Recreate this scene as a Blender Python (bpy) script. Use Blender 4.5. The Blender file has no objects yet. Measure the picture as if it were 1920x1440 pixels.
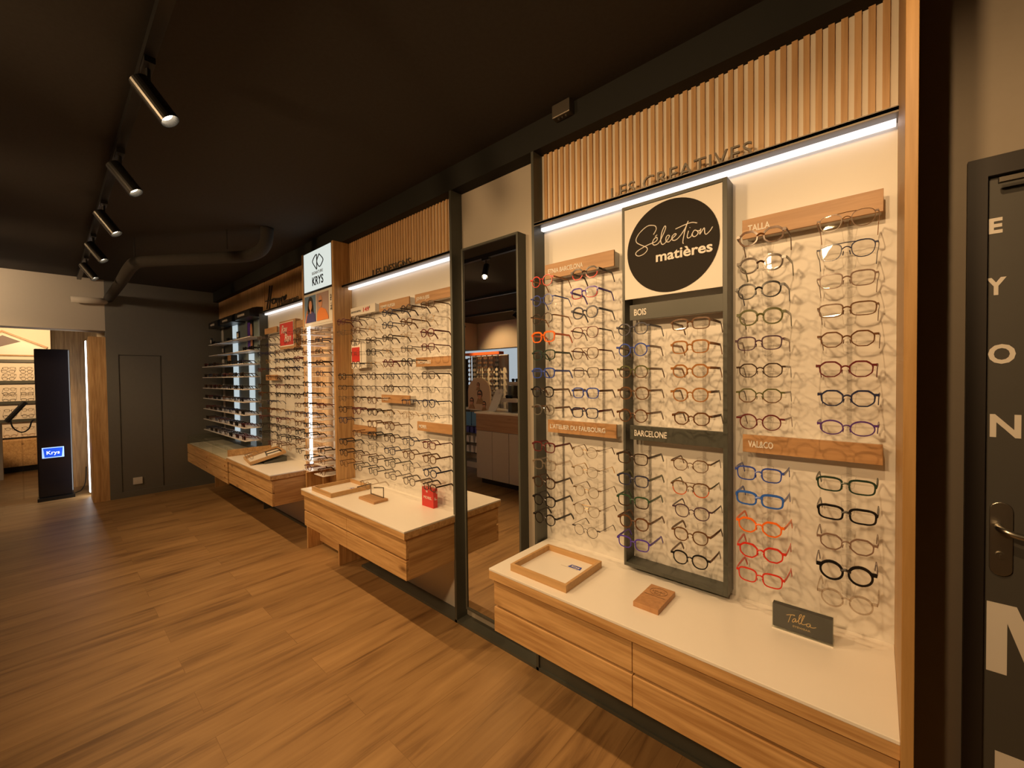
import bpy, math, random
from mathutils import Vector, Matrix
random.seed(7)
SC = bpy.context.scene
COL = SC.collection
PI = math.pi

# ------------------------------------------------------------------ camera, world, exposure
def cam_axes(yaw, pitch, roll):
    y, p, r = (math.radians(a) for a in (yaw, pitch, roll))
    f = Vector((math.sin(y)*math.cos(p), math.cos(y)*math.cos(p), math.sin(p)))
    ri = Vector((math.cos(y), -math.sin(y), 0)); up = ri.cross(f)
    return math.cos(r)*ri + math.sin(r)*up, -math.sin(r)*ri + math.cos(r)*up, f
rr, uu, ff = cam_axes(-41.54, -1.148, -0.68)
cd = bpy.data.cameras.new('camera'); cam = bpy.data.objects.new('camera', cd); COL.objects.link(cam)
cam.matrix_world = Matrix(((rr.x, uu.x, -ff.x, 0), (rr.y, uu.y, -ff.y, -1.678), (rr.z, uu.z, -ff.z, 1.474), (0, 0, 0, 1)))
cd.sensor_width = 36; cd.lens = 772.7/1920*36; cd.clip_start = .02; cd.clip_end = 60
SC.camera = cam
W = bpy.data.worlds.new('world'); SC.world = W; W.use_nodes = True
W.node_tree.nodes['Background'].inputs[0].default_value = (1, .8, .6, 1)
W.node_tree.nodes['Background'].inputs[1].default_value = .012
vs = SC.view_settings
vs.view_transform = 'Standard'; vs.look = 'None'; vs.gamma = 1; vs.use_curve_mapping = False
vs.exposure = 0.0
SC.cycles.use_denoising = True
SC.cycles.max_bounces = 8; SC.cycles.diffuse_bounces = 4; SC.cycles.glossy_bounces = 4
SC.cycles.transparent_max_bounces = 32; SC.cycles.sample_clamp_indirect = 4
SC.cycles.caustics_reflective = False; SC.cycles.caustics_refractive = False
WARM = (1.0, .62, .29); SPOT_W = 48.0; LED_STR = 1.25

# ------------------------------------------------------------------ materials
MATS = {}
def new_mat(name):
    m = bpy.data.materials.new(name); m.use_nodes = True; MATS[name] = m
    return m, m.node_tree.nodes, m.node_tree.links, m.node_tree.nodes['Principled BSDF']
def flat(name, c, rough=.5, metal=0, var=.04, scale=30, spec=.5):
    if name in MATS: return MATS[name]
    m, n, l, b = new_mat(name)
    t = n.new('ShaderNodeTexCoord'); nz = n.new('ShaderNodeTexNoise'); nz.inputs['Scale'].default_value = scale
    nz.inputs['Detail'].default_value = 4
    l.new(t.outputs['Object'], nz.inputs['Vector'])
    mx = n.new('ShaderNodeMix'); mx.data_type = 'RGBA'
    mx.inputs[6].default_value = (*[min(1, v*(1-var)) for v in c], 1); mx.inputs[7].default_value = (*[min(1, v*(1+var)) for v in c], 1)
    l.new(nz.outputs['Fac'], mx.inputs[0]); l.new(mx.outputs[2], b.inputs['Base Color'])
    b.inputs['Roughness'].default_value = rough; b.inputs['Metallic'].default_value = metal
    b.inputs['Specular IOR Level'].default_value = spec
    return m
def wood(name, base, dark, axis='x', rough=.45, knots=True, sc=1.0):
    m, n, l, b = new_mat(name)
    t = n.new('ShaderNodeTexCoord')
    mp = n.new('ShaderNodeMapping'); s = {'x': (1.6, 26, 26), 'y': (26, 1.6, 26), 'z': (26, 26, 1.6)}[axis]
    mp.inputs['Scale'].default_value = [v*sc for v in s]
    l.new(t.outputs['Object'], mp.inputs['Vector'])
    n1 = n.new('ShaderNodeTexNoise'); n1.inputs['Scale'].default_value = 1.0; n1.inputs['Detail'].default_value = 8; n1.inputs['Roughness'].default_value = .65
    n1.inputs['Distortion'].default_value = .6
    l.new(mp.outputs[0], n1.inputs['Vector'])
    n2 = n.new('ShaderNodeTexNoise'); n2.inputs['Scale'].default_value = 9; n2.inputs['Detail'].default_value = 3
    mp2 = n.new('ShaderNodeMapping'); mp2.inputs['Scale'].default_value = {'x': (.5, 9, 9), 'y': (9, .5, 9), 'z': (9, 9, .5)}[axis]
    l.new(t.outputs['Object'], mp2.inputs['Vector']); l.new(mp2.outputs[0], n2.inputs['Vector'])
    ad = n.new('ShaderNodeMath'); ad.operation = 'MULTIPLY_ADD'; ad.inputs[1].default_value = .6
    sub = n.new('ShaderNodeMath'); sub.operation = 'MULTIPLY'; sub.inputs[1].default_value = .4
    l.new(n2.outputs['Fac'], sub.inputs[0]); l.new(n1.outputs['Fac'], ad.inputs[0]); l.new(sub.outputs[0], ad.inputs[2])
    r = n.new('ShaderNodeValToRGB'); r.color_ramp.elements[0].position = .38; r.color_ramp.elements[1].position = .60
    r.color_ramp.elements[0].color = (*dark, 1); r.color_ramp.elements[1].color = (*base, 1)
    l.new(ad.outputs[0], r.inputs[0]); out = r.outputs[0]
    if knots:
        v = n.new('ShaderNodeTexVoronoi'); v.inputs['Scale'].default_value = 1.0
        mp3 = n.new('ShaderNodeMapping'); mp3.inputs['Scale'].default_value = {'x': (2.4, 5.5, 5.5), 'y': (5.5, 2.4, 5.5), 'z': (5.5, 5.5, 2.4)}[axis]
        l.new(t.outputs['Object'], mp3.inputs['Vector']); l.new(mp3.outputs[0], v.inputs['Vector'])
        k = n.new('ShaderNodeValToRGB'); k.color_ramp.elements[0].position = .03; k.color_ramp.elements[1].position = .13
        k.color_ramp.elements[0].color = (*[c*.45 for c in dark], 1); k.color_ramp.elements[1].color = (1, 1, 1, 1)
        l.new(v.outputs['Distance'], k.inputs[0])
        mx = n.new('ShaderNodeMix'); mx.data_type = 'RGBA'; mx.blend_type = 'MULTIPLY'; mx.inputs[0].default_value = .75
        l.new(out, mx.inputs[6]); l.new(k.outputs[0], mx.inputs[7]); out = mx.outputs[2]
    l.new(out, b.inputs['Base Color'])
    bp = n.new('ShaderNodeBump'); bp.inputs['Strength'].default_value = .08; bp.inputs['Distance'].default_value = .002
    l.new(n1.outputs['Fac'], bp.inputs['Height']); l.new(bp.outputs[0], b.inputs['Normal'])
    b.inputs['Roughness'].default_value = rough
    return m
def emit(name, c, s, base=None):
    if name in MATS: return MATS[name]
    m, n, l, b = new_mat(name)
    b.inputs['Base Color'].default_value = (*(base or c), 1); b.inputs['Emission Color'].default_value = (*c, 1); b.inputs['Emission Strength'].default_value = s
    return m
def clear(name, tint, gloss, rough=.03, diff=None, dfac=0):
    if name in MATS: return MATS[name]
    m, n, l, b = new_mat(name)
    n.remove(b); o = n['Material Output']
    tr = n.new('ShaderNodeBsdfTransparent'); tr.inputs[0].default_value = (*tint, 1)
    g = n.new('ShaderNodeBsdfGlossy'); g.inputs['Roughness'].default_value = rough
    fr = n.new('ShaderNodeFresnel'); fr.inputs[0].default_value = 1.5
    ml = n.new('ShaderNodeMath'); ml.operation = 'MULTIPLY_ADD'; ml.inputs[1].default_value = .4; ml.inputs[2].default_value = gloss; ml.use_clamp = True
    ge = n.new('ShaderNodeNewGeometry'); inv = n.new('ShaderNodeMath'); inv.operation = 'SUBTRACT'; inv.inputs[0].default_value = 1
    l.new(ge.outputs['Backfacing'], inv.inputs[1])
    l.new(fr.outputs[0], ml.inputs[0])
    mb = n.new('ShaderNodeMath'); mb.operation = 'MULTIPLY'; l.new(ml.outputs[0], mb.inputs[0]); l.new(inv.outputs[0], mb.inputs[1]); ml = mb
    mx = n.new('ShaderNodeMixShader'); l.new(ml.outputs[0], mx.inputs[0]); l.new(tr.outputs[0], mx.inputs[1]); l.new(g.outputs[0], mx.inputs[2])
    last = mx
    if diff:
        d = n.new('ShaderNodeBsdfDiffuse'); d.inputs[0].default_value = (*diff, 1)
        m2 = n.new('ShaderNodeMixShader'); m2.inputs[0].default_value = dfac
        l.new(mx.outputs[0], m2.inputs[1]); l.new(d.outputs[0], m2.inputs[2]); last = m2
    l.new(last.outputs[0], o.inputs['Surface'])
    return m
def floor_mat():
    m, n, l, b = new_mat('oak plank floor')
    t = n.new('ShaderNodeTexCoord')
    rot = n.new('ShaderNodeMapping'); rot.inputs['Rotation'].default_value = (0, 0, PI/2)
    l.new(t.outputs['Object'], rot.inputs['Vector'])
    br = n.new('ShaderNodeTexBrick'); br.offset = .37; br.inputs['Scale'].default_value = 1
    br.inputs['Brick Width'].default_value = 1.25; br.inputs['Row Height'].default_value = .185
    br.inputs['Mortar Size'].default_value = .0012; br.inputs['Mortar Smooth'].default_value = .3
    br.inputs['Color1'].default_value = (.0, .0, .0, 1); br.inputs['Color2'].default_value = (1, 1, 1, 1); br.inputs['Mortar'].default_value = (.3, .3, .3, 1)
    l.new(rot.outputs[0], br.inputs['Vector'])
    sh = n.new('ShaderNodeVectorMath'); sh.operation = 'MULTIPLY_ADD'; sh.inputs[1].default_value = (3.1, 5.7, 0)
    l.new(br.outputs['Color'], sh.inputs[0]); l.new(t.outputs['Object'], sh.inputs[2])
    mp = n.new('ShaderNodeMapping'); mp.inputs['Scale'].default_value = (17, 1.1, 1); l.new(sh.outputs[0], mp.inputs['Vector'])
    n1 = n.new('ShaderNodeTexNoise'); n1.inputs['Scale'].default_value = 1; n1.inputs['Detail'].default_value = 9; n1.inputs['Roughness'].default_value = .62; n1.inputs['Distortion'].default_value = .9
    l.new(mp.outputs[0], n1.inputs['Vector'])
    mp2 = n.new('ShaderNodeMapping'); mp2.inputs['Scale'].default_value = (6, 1.7, 1); l.new(sh.outputs[0], mp2.inputs['Vector'])
    n2 = n.new('ShaderNodeTexNoise'); n2.inputs['Scale'].default_value = 1; n2.inputs['Detail'].default_value = 3; l.new(mp2.outputs[0], n2.inputs['Vector'])
    r = n.new('ShaderNodeValToRGB'); e = r.color_ramp.elements
    e[0].position = .34; e[0].color = (.165, .088, .036, 1); e[1].position = .64; e[1].color = (.43, .265, .115, 1)
    mm = e.new(.47); mm.color = (.33, .195, .082, 1)
    av = n.new('ShaderNodeMath'); av.operation = 'MULTIPLY_ADD'; av.inputs[1].default_value = .55
    s2 = n.new('ShaderNodeMath'); s2.operation = 'MULTIPLY'; s2.inputs[1].default_value = .45
    l.new(n2.outputs['Fac'], s2.inputs[0]); l.new(n1.outputs['Fac'], av.inputs[0]); l.new(s2.outputs[0], av.inputs[2]); l.new(av.outputs[0], r.inputs[0])
    bw = n.new('ShaderNodeRGBToBW'); l.new(br.outputs['Color'], bw.inputs[0])
    mr = n.new('ShaderNodeMapRange'); mr.inputs[3].default_value = .90; mr.inputs[4].default_value = 1.05; l.new(bw.outputs[0], mr.inputs[0])
    mx = n.new('ShaderNodeMix'); mx.data_type = 'RGBA'; mx.blend_type = 'MULTIPLY'; mx.inputs[0].default_value = 1
    l.new(r.outputs[0], mx.inputs[6]); l.new(mr.outputs[0], mx.inputs[7])
    mj = n.new('ShaderNodeMix'); mj.data_type = 'RGBA'; mj.blend_type = 'MULTIPLY'; mj.inputs[7].default_value = (.72, .68, .62, 1)
    l.new(br.outputs['Fac'], mj.inputs[0]); l.new(mx.outputs[2], mj.inputs[6])
    l.new(mj.outputs[2], b.inputs['Base Color'])
    b.inputs['Roughness'].default_value = .42; b.inputs['Specular IOR Level'].default_value = .35
    bp = n.new('ShaderNodeBump'); bp.inputs['Strength'].default_value = .15; bp.inputs['Distance'].default_value = .003
    l.new(n1.outputs['Fac'], bp.inputs['Height']); l.new(bp.outputs[0], b.inputs['Normal'])
    return m

OAK = (.68, .43, .195); OAKD = (.43, .235, .088)
oak_x = wood('oak grain along', OAK, OAKD, 'x')
oak_y = wood('oak grain across', OAK, OAKD, 'y')
oak_z = wood('oak grain upright', OAK, OAKD, 'z', knots=False)
oak_sign = wood('warm oak sign board', (.50, .29, .135), (.37, .20, .085), 'x', sc=1.3)
cheek_m = wood('golden oak upright', (.46, .27, .10), (.36, .20, .065), 'z', knots=False, sc=1.5)
slat_m = wood('slat oak', (.66, .42, .205), (.50, .29, .125), 'z', knots=False)
floor_m = floor_mat()
white = flat('white laminate', (.74, .72, .68), .42, var=.01)
cream = flat('cream backing', (.78, .71, .60), .6, var=.02)
top_m = flat('white worktop', (.83, .80, .75), .28, var=.01)
grey = flat('dark grey lacquer', (.075, .078, .066), .38, var=.05, spec=.4)
bronze = flat('bronze metal', (.16, .14, .115), .38, metal=.7)
ceil_m = flat('black brown paint', (.050, .046, .043), .9, var=.15, scale=60, spec=.2)
farwall_m = flat('charcoal paint', (.17, .165, .145), .85, var=.05, spec=.2)
doorwall_m = flat('taupe paint', (.37, .32, .26), .85, var=.04, spec=.2)
door_m = flat('graphite door', (.085, .079, .069), .5, var=.03)
dframe_m = flat('black door frame', (.022, .016, .013), .5)
beige = flat('beige paint', (.52, .46, .37), .85, var=.02, spec=.2)
black = flat('black plastic', (.012, .012, .012), .35, var=0)
offwhite = flat('off white print', (.78, .75, .70), .6, var=0)
lettm = flat('pale lettering', (.90, .84, .76), .6, var=0)
steel = flat('satin steel', (.55, .52, .46), .3, metal=1, var=.03)
stone = flat('stone grey laminate', (.50, .46, .41), .6, var=.03)
acryl = clear('clear acrylic', (.93, .925, .92), .04)
lens_m = clear('clear lens', (.968, .963, .955), .012)
glass = clear('case glass', (.965, .975, .955), .05)
dlens = clear('dark sunglass lens', (.10, .08, .07), .10)
led = emit('led diffuser', (1.0, .93, .90), LED_STR)
ledw = emit('white led column', (.95, .97, .96), 6.0)
lightbox = emit('lit sign face', (.86, .93, .86), .80, (.08, .08, .08))
coolbox = emit('cool lit strip', (.74, .88, .93), .62, (.2, .2, .2))
lampface = emit('lamp glow', (1, .80, .55), 14)
mirror_m = flat('silvered glass', (.86, .85, .82), .0, metal=1, var=0)
red_m = flat('red card', (.55, .03, .025), .45, var=0)
blue_m = flat('blue print', (.03, .07, .42), .5, var=0)
tile = lambda k, c, r=.5: flat(k, c, r, var=0)

# ------------------------------------------------------------------ mesh helpers
class MB:
    def __init__(s): s.v = []; s.f = []; s.m = []; s.cur = 0
    def add(s, vs, fs):
        o = len(s.v); s.v += [tuple(p) for p in vs]; s.f += [[i+o for i in q] for q in fs]; s.m += [s.cur]*len(fs); return s
    def box(s, x0, x1, y0, y1, z0, z1):
        return s.add([(x0,y0,z0),(x1,y0,z0),(x1,y1,z0),(x0,y1,z0),(x0,y0,z1),(x1,y0,z1),(x1,y1,z1),(x0,y1,z1)],
                     [(0,3,2,1),(4,5,6,7),(0,1,5,4),(1,2,6,5),(2,3,7,6),(3,0,4,7)])
    def tube(s, path, r, n=6, flat_=1.0, closed=False, r2=None):
        """round or flattened tube; r may be a list; flat_ scales the binormal"""
        P = [Vector(p) for p in path]; N = len(P); rings = []
        up = Vector((0, 0, 1)); prev = None
        for i, p in enumerate(P):
            if closed: d = P[(i+1) % N]-P[i-1]
            else: d = P[min(i+1, N-1)]-P[max(i-1, 0)]
            if d.length < 1e-9: d = Vector((1, 0, 0))
            d.normalize()
            a = prev if prev is not None else (up if abs(d.z) < .9 else Vector((1, 0, 0)))
            b = d.cross(a)
            if b.length < 1e-6: b = d.cross(Vector((0, 1, 0)))
            b.normalize(); a = b.cross(d).normalized(); prev = a
            q = r[i] if isinstance(r, (list, tuple)) else r
            rings.append([p+(a*math.cos(t)*q+b*math.sin(t)*q*flat_) for t in (2*PI*k/n+PI/n for k in range(n))])
        vs = [v for g in rings for v in g]; fs = []
        for i in range(N if closed else N-1):
            j = (i+1) % N
            for k in range(n): fs.append((i*n+k, i*n+(k+1) % n, j*n+(k+1) % n, j*n+k))
        if not closed: fs += [tuple(range(n))[::-1], tuple((N-1)*n+k for k in range(n))]
        return s.add(vs, fs)
    def cyl(s, p0, p1, r0, r1=None, n=20):
        return s.tube([p0, p1], [r0, r0 if r1 is None else r1], n)
    def prism(s, poly, y0, y1, ax='y'):
        """polygon of (a,b) extruded along an axis: ax y -> (x,z); x -> (y,z); z -> (x,y)"""
        f = {'y': lambda a, b, c: (a, c, b), 'x': lambda a, b, c: (c, a, b), 'z': lambda a, b, c: (a, b, c)}[ax]
        n = len(poly); vs = [f(a, b, y0) for a, b in poly]+[f(a, b, y1) for a, b in poly]
        return s.add(vs, [tuple(range(n)), tuple(range(2*n-1, n-1, -1))]+[(i, i+n, (i+1) % n+n, (i+1) % n) for i in range(n)])
    def mesh(s, name, mats):
        me = bpy.data.meshes.new(name); me.from_pydata(s.v, [], s.f)
        for m in (mats if isinstance(mats, (list, tuple)) else [mats]): me.materials.append(m)
        me.polygons.foreach_set('material_index', s.m)
        import bmesh
        b = bmesh.new(); b.from_mesh(me); bmesh.ops.recalc_face_normals(b, faces=b.faces); b.to_mesh(me); b.free()
        me.update(); return me
    def obj(s, name, mats, parent=None, loc=(0, 0, 0), smooth=False, bev=0, local=False):
        o = bpy.data.objects.new(name, s.mesh(name, mats)); COL.objects.link(o)
        put(o, loc, parent, local)
        if smooth:
            for p in o.data.polygons: p.use_smooth = True
        if bev:
            md = o.modifiers.new('edge', 'BEVEL'); md.width = bev; md.segments = 2; md.limit_method = 'ANGLE'
        return o
def wl(o):
    v = Vector(o.location)
    while o.parent: o = o.parent; v += Vector(o.location)
    return v
def put(o, loc, parent, local=False):
    o.location = loc
    if parent:
        o.parent = parent
        if not local: o.location = Vector(loc)-wl(parent)
def Bx(*a): return MB().box(*a)
def ell(cx, cz, a, b, n=24): return [(cx+a*math.cos(2*PI*i/n), cz+b*math.sin(2*PI*i/n)) for i in range(n)]
def thing(name, label, cat, loc=(0, 0, 0), group=None):
    o = bpy.data.objects.new(name, None); COL.objects.link(o); o.location = loc; o.empty_display_size = .05
    return tag(o, label, cat, group)
def tag(o, label, cat, group=None, kind=None):
    o['label'] = label; o['category'] = cat
    if group: o['group'] = group
    if kind: o['kind'] = kind
    return o
def struct(o): o['kind'] = 'structure'; return o
def text(body, x, y, z, size, mat, parent=None, depth=.001, name='lettering', rot=(PI/2, 0, 0), xs=1.0, shear=0, bold=0, align='LEFT', width=None, spacing=1.0):
    c = bpy.data.curves.new('t', 'FONT'); c.body = body; c.size = size; c.extrude = depth; c.shear = shear; c.offset = bold; c.align_x = align; c.space_character = spacing
    c.resolution_u = 3
    t = bpy.data.objects.new('t', c); COL.objects.link(t)
    bpy.context.view_layer.update()
    me = bpy.data.meshes.new_from_object(t.evaluated_get(bpy.context.evaluated_depsgraph_get()))
    bpy.data.objects.remove(t); bpy.data.curves.remove(c)
    if width:
        xx = [v.co.x for v in me.vertices]; xs = width/max(1e-6, max(xx)-min(xx))
    for v in me.vertices: v.co.x *= xs
    me.materials.clear(); me.materials.append(mat)
    o = bpy.data.objects.new(name, me); COL.objects.link(o); put(o, (x, y, z), parent); o.rotation_euler = rot
    return o
def smooth_path(pts, k=4):
    P = [Vector(p) for p in pts]; out = []
    for i in range(len(P)-1):
        a, b, c, d = P[max(i-1, 0)], P[i], P[i+1], P[min(i+2, len(P)-1)]
        for j in range(k):
            t = j/k
            out.append(.5*((2*b)+(c-a)*t+(2*a-5*b+4*c-d)*t*t+(3*b-a-3*c+d)*t**3))
    out.append(P[-1]); return out
def strokes(S, y, r, mat, parent, name='script_lettering', flat_=1.0, k=4):
    m = MB()
    for s in S: m.tube(smooth_path([(a, y, b) for a, b in s], k) if len(s) > 2 else [(a, y, b) for a, b in s], r, 6)
    return m.obj(name, mat, parent, smooth=True)

# ------------------------------------------------------------------ the shell
CZ = 2.70
struct(Bx(-11.2, 3.2, -7.6, .15, -.06, 0).obj('floor', floor_m))
struct(Bx(-7.3, 3.2, -7.6, .15, CZ, CZ+.06).obj('ceiling', ceil_m))
struct(Bx(-7.06, .0425, .02, .14, 0, CZ).obj('wall_right', grey))
w = MB().box(.0425, .217, 0, .14, 0, CZ).box(1.16, 3.2, 0, .14, 0, CZ).box(.217, 1.16, 0, .14, 2.0, CZ)
struct(w.obj('wall_door', doorwall_m))
struct(Bx(-7.19, -7.06, -1.19, .14, 0, CZ).obj('wall_far', farwall_m))
struct(Bx(3.1, 3.2, -7.6, 0, 0, CZ).obj('wall_near', doorwall_m))
w = MB().box(-11.2, 3.2, -7.7, -7.6, 0, .5).box(-11.2, 3.2, -7.7, -7.6, 2.3, CZ).box(-7.4, 3.2, -7.7, -7.6, .5, 2.3).box(-11.2, -10.6, -7.7, -7.6, .5, 2.3)
struct(w.obj('wall_left', beige))
struct(Bx(-11.2, -11.1, -7.6, .1, 0, CZ).obj('wall_back', beige))
struct(Bx(-11.2, -7.19, -.1, .0, 0, CZ).obj('wall_back_right', beige))
struct(Bx(-11.2, -7.3, -7.6, 0, 2.45, 2.5).obj('ceiling_back', beige))
# beige bulkheads: over the passage and over the far side of the shop
struct(Bx(-7.35, -7.06, -5.2, -1.19, 2.08, CZ).obj('bulkhead_passage', beige))
struct(Bx(-11.1, 1.6, -5.45, -5.2, 2.10, CZ).obj('bulkhead_left', beige))
struct(Bx(-7.07, -7.055, -.683, -.681, .02, 1.79).box(-7.07, -7.055, -1.081, -1.079, .02, 1.79).box(-7.07, -7.055, -1.08, -.682, 1.789, 1.792).obj('trim_1', black))
struct(Bx(-7.06, -7.048, -1.19, -.02, 0, .075).obj('baseboard_far', farwall_m))
struct(Bx(-7.06, .0425, -.084, .02, 2.565, CZ).obj('trim_2', flat('header paint', (.018, .018, .016), .7, spec=.2)))
for k, (a, b) in enumerate([(-1.892, -1.874), (-1.272, -1.257), (-5.19, -5.172)]):
    struct(Bx(a, b, -.084, .02, 0, 2.565 if k < 2 else 2.20).obj('trim_%d' % (3+k), grey))
struct(Bx(-3.0, .0425, -.084, .02, 0, .016).obj('trim_6', grey))
struct(Bx(-7.05, -3.86, -.02, .02, 0, .02).obj('trim_7', grey))
# white back panels, one per bay
for k, (a, b, z1) in enumerate([(-1.257, .0425, 2.25), (-3.232, -1.892, 2.25), (-5.172, -3.84, 2.25)]):
    z0 = .016 if k else .56
    tag(Bx(a, b, 0, .02, z0, z1).obj('backboard', white),
        ['white back panel behind the eyeglasses nearest the graphite door', 'white back panel behind the eyeglasses between oak tower and mirror', 'white back panel behind the eyeglasses left of the oak tower'][k],
        'wall panel', 'white laminate back panels')
tag(Bx(-1.257, .0425, -.075, .02, .016, .38).obj('kick_panel', grey), 'dark grey kick panel under the nearest drawer unit', 'kick panel')
tag(Bx(-1.874, -1.272, 0, .02, .016, 2.565).obj('mirror_back_panel', flat('warm grey laminate', (.46, .41, .34), .5, var=.01)), 'tall taupe panel behind the standing mirror', 'wall panel')
tag(Bx(.0425, .0635, -.45, 0, 0, CZ).obj('oak_end_panel', cheek_m, bev=.001), 'tall golden oak end panel right of the nearest display, beside the door', 'end panel')

# door with the letter chart
for nm, g in (('door_frame', MB().box(.181, .217, -.02, .10, 0, 2.035).box(1.16, 1.2, -.02, .10, 0, 2.035).box(.217, 1.16, -.02, .10, 1.985, 2.035)),):
    d = struct(thing('door_1', 'graphite grey door with pale letters and steel lever handle', 'door', (.69, 0, 0)))
    g.obj(nm, dframe_m, d)
Bx(.217, 1.16, .0, .04, .006, 1.985).obj('door_leaf', door_m, d)
for ch, x, z0, z1, wd in (('E', .2195, 1.838, 1.877, .0245), ('Y', .221, 1.675, 1.720, .036), ('O', .222, 1.493, 1.543, .048), ('N', .2235, 1.297, 1.358, .054)):
    text(ch, x, -.0012, z0, (z1-z0)/.73, lettm, d, name='chart_letter', width=wd, bold=.0022 if z1-z0 < .1 else .0045, depth=.0008)
MB().prism([(.2255, .66), (.2255, .849), (.278, .849), (.3255, .715), (.373, .849), (.4255, .849), (.4255, .66), (.389, .66), (.389, .80), (.345, .66), (.306, .66), (.262, .80), (.262, .66)], -.0015, 0).obj('chart_letter', lettm, d)
MB().prism([(.243, .20), (.243, .446), (.415, .446), (.415, .40), (.300, .40), (.300, .345), (.40, .345), (.40, .30), (.300, .30), (.300, .246), (.415, .246), (.415, .20)], -.0015, 0).obj('chart_letter', lettm, d)
hp = MB().prism([(.2485+.0205*math.cos(t), 1.1025+.0205*math.sin(t)) for t in [PI*k/10 for k in range(11)]]+[(.2485+.0205*math.cos(t), .9475+.0205*math.sin(t)) for t in [PI+PI*k/10 for k in range(11)]], -.009, 0).obj('handle_plate', steel, d, bev=.001)
MB().tube(smooth_path([(.243, -.008, 1.058), (.243, -.035, 1.058), (.250, -.048, 1.056), (.275, -.052, 1.05), (.33, -.05, 1.046), (.365, -.048, 1.045)]), .0085, 12).obj('lever_handle', steel, d, smooth=True)
MB().cyl((.247, -.014, .982), (.247, -.009, .982), .009).box(.2455, .2485, -.0155, -.013, .974, .985).obj('key_cylinder', steel, d, smooth=False)
Bx(.30, .62, -.045, .0, 1.935, 1.975).box(.232, .75, -.05, -.035, 1.955, 1.967).obj('door_closer', bronze, d)

# ------------------------------------------------------------------ slatted fascias, lit ledges
def fascia(x0, x1, label, ph=0.0, xs0=None, mt=slat_m):
    t = thing('slatted_fascia', label, 'fascia', ((x0+x1)/2, 0, 2.25), 'slatted oak fascias above the displays')
    Bx(x0, x1, -.012, 0.0, 2.216, 2.565).obj('backing_board', cream, t)
    m = MB(); x = math.floor((x1-ph)/.032)*.032+ph
    if xs0:
        m.box(x0, xs0, -.022, -.012, 2.216, 2.565)
    lim = xs0 or x0
    while x-.016 > lim:
        if x < x1: m.box(x-.0165, x, -.021, -.012, 2.216, 2.565)
        x -= .032
    m.obj('slats', mt, t)
    return t
fascia(-1.257, .0425, 'slatted oak fascia above the display nearest the door', -.0075)
fascia(-3.232, -1.892, 'slatted oak fascia between the oak tower and the mirror')
fascia(-7.055, -3.84, 'long oak fascia left of the oak tower, finely slatted at its right end', 0, -5.2)
def ledge(x0, x1, label):
    t = thing('lit_ledge', label, 'lit ledge', ((x0+x1)/2, -.04, 2.2), 'lit metal ledges under the fascias')
    Bx(x0, x1, -.084, 0, 2.205, 2.215).box(x0, x1, -.084, -.081, 2.200, 2.218).obj('metal_ledge', bronze, t)
    Bx(x0+.004, x1-.004, -.032, -.012, 2.190, 2.205).obj('led_strip', led, t)
    return t
ledge(-1.257, .0425, 'lit metal ledge of the display nearest the door, white strip below')
ledge(-3.232, -1.892, 'lit metal ledge between the oak tower and the mirror')
ledge(-5.172, -3.84, 'lit metal ledge left of the oak tower')
t = thing('raised_sign', 'metal outline letters LES CREATIVES standing on the nearest ledge', 'sign', (-.6, -.07, 2.218))
text('LES CREATIVES', -.858, -.062, 2.218, .072, bronze, t, depth=.004, width=.53, spacing=1.1)
t = thing('raised_sign', 'metal letters LES DESIGNS standing on the middle ledge', 'sign', (-2.55, -.07, 2.218))
text('LES DESIGNS', -2.797, -.062, 2.218, .070, bronze, t, depth=.004, width=.475, spacing=1.1)
t = thing('raised_sign', 'dark handwritten Homme sign on the far fascia', 'sign', (-4.8, -.05, 2.25))
HOMME = [[(-4.995, 2.494), (-5.031, 2.4), (-5.103, 2.251)], [(-4.927, 2.486), (-4.972, 2.391), (-5.027, 2.242)], [(-5.143, 2.341), (-4.961, 2.333), (-4.873, 2.337)], [(-4.873, 2.337), (-4.931, 2.334), (-4.934, 2.293), (-4.862, 2.289), (-4.845, 2.323), (-4.873, 2.337), (-4.802, 2.327)], [(-4.805, 2.282), (-4.794, 2.321), (-4.738, 2.319), (-4.741, 2.284), (-4.728, 2.315), (-4.684, 2.316), (-4.68, 2.281)], [(-4.68, 2.281), (-4.664, 2.319), (-4.618, 2.322), (-4.615, 2.287), (-4.597, 2.319), (-4.557, 2.324), (-4.539, 2.331), (-4.559, 2.304), (-4.599, 2.29), (-4.574, 2.277)]]
strokes(HOMME, -.03, .0065, black, t)
text('ET INTEMPOREL', -4.70, -.062, 2.218, .066, bronze, t, depth=.004, width=.56, spacing=1.1)

# ------------------------------------------------------------------ drawer units
def drawers(x0, x1, xs, label, zt=.604, zb=.375):
    t = thing('drawer_unit', label, 'drawer unit', ((x0+x1)/2, -.2, zb), 'wall hung oak drawer units')
    Bx(x0, x1, -.436, 0, .604, .639).obj('top_rail', oak_x, t, bev=.001)
    a, b = x0+.012, (x1-.009 if x1 < 0 else x1)
    MB().box(a, a+.018, -.402, 0, zb, .604).box(b-.018, b, -.402, 0, zb, .604).box(a+.018, b-.018, -.36, 0, zb+.012, .604).box(a+.018, b-.018, -.402, 0, zb, zb+.012).obj('carcass', oak_y, t)
    c = [a]+xs+[b]
    for i in range(len(c)-1):
        for (z0, z1) in ((.492, .598), (zb, .480)):
            Bx(c[i]+.0012, c[i+1]-.0012, -.42, -.402, z0, z1).obj('drawer', oak_x, t, bev=.0012)
    return t
drawers(-1.245, .0425, [-.6], 'oak drawer unit nearest the camera, hung under the nearest worktop')
drawers(-3.221, -1.879, [-2.554], 'oak drawer unit between the oak tower and the mirror')
t3 = drawers(-5.156, -3.862, [-4.5], 'oak drawer unit left of the oak tower, right of the glass case')
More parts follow.
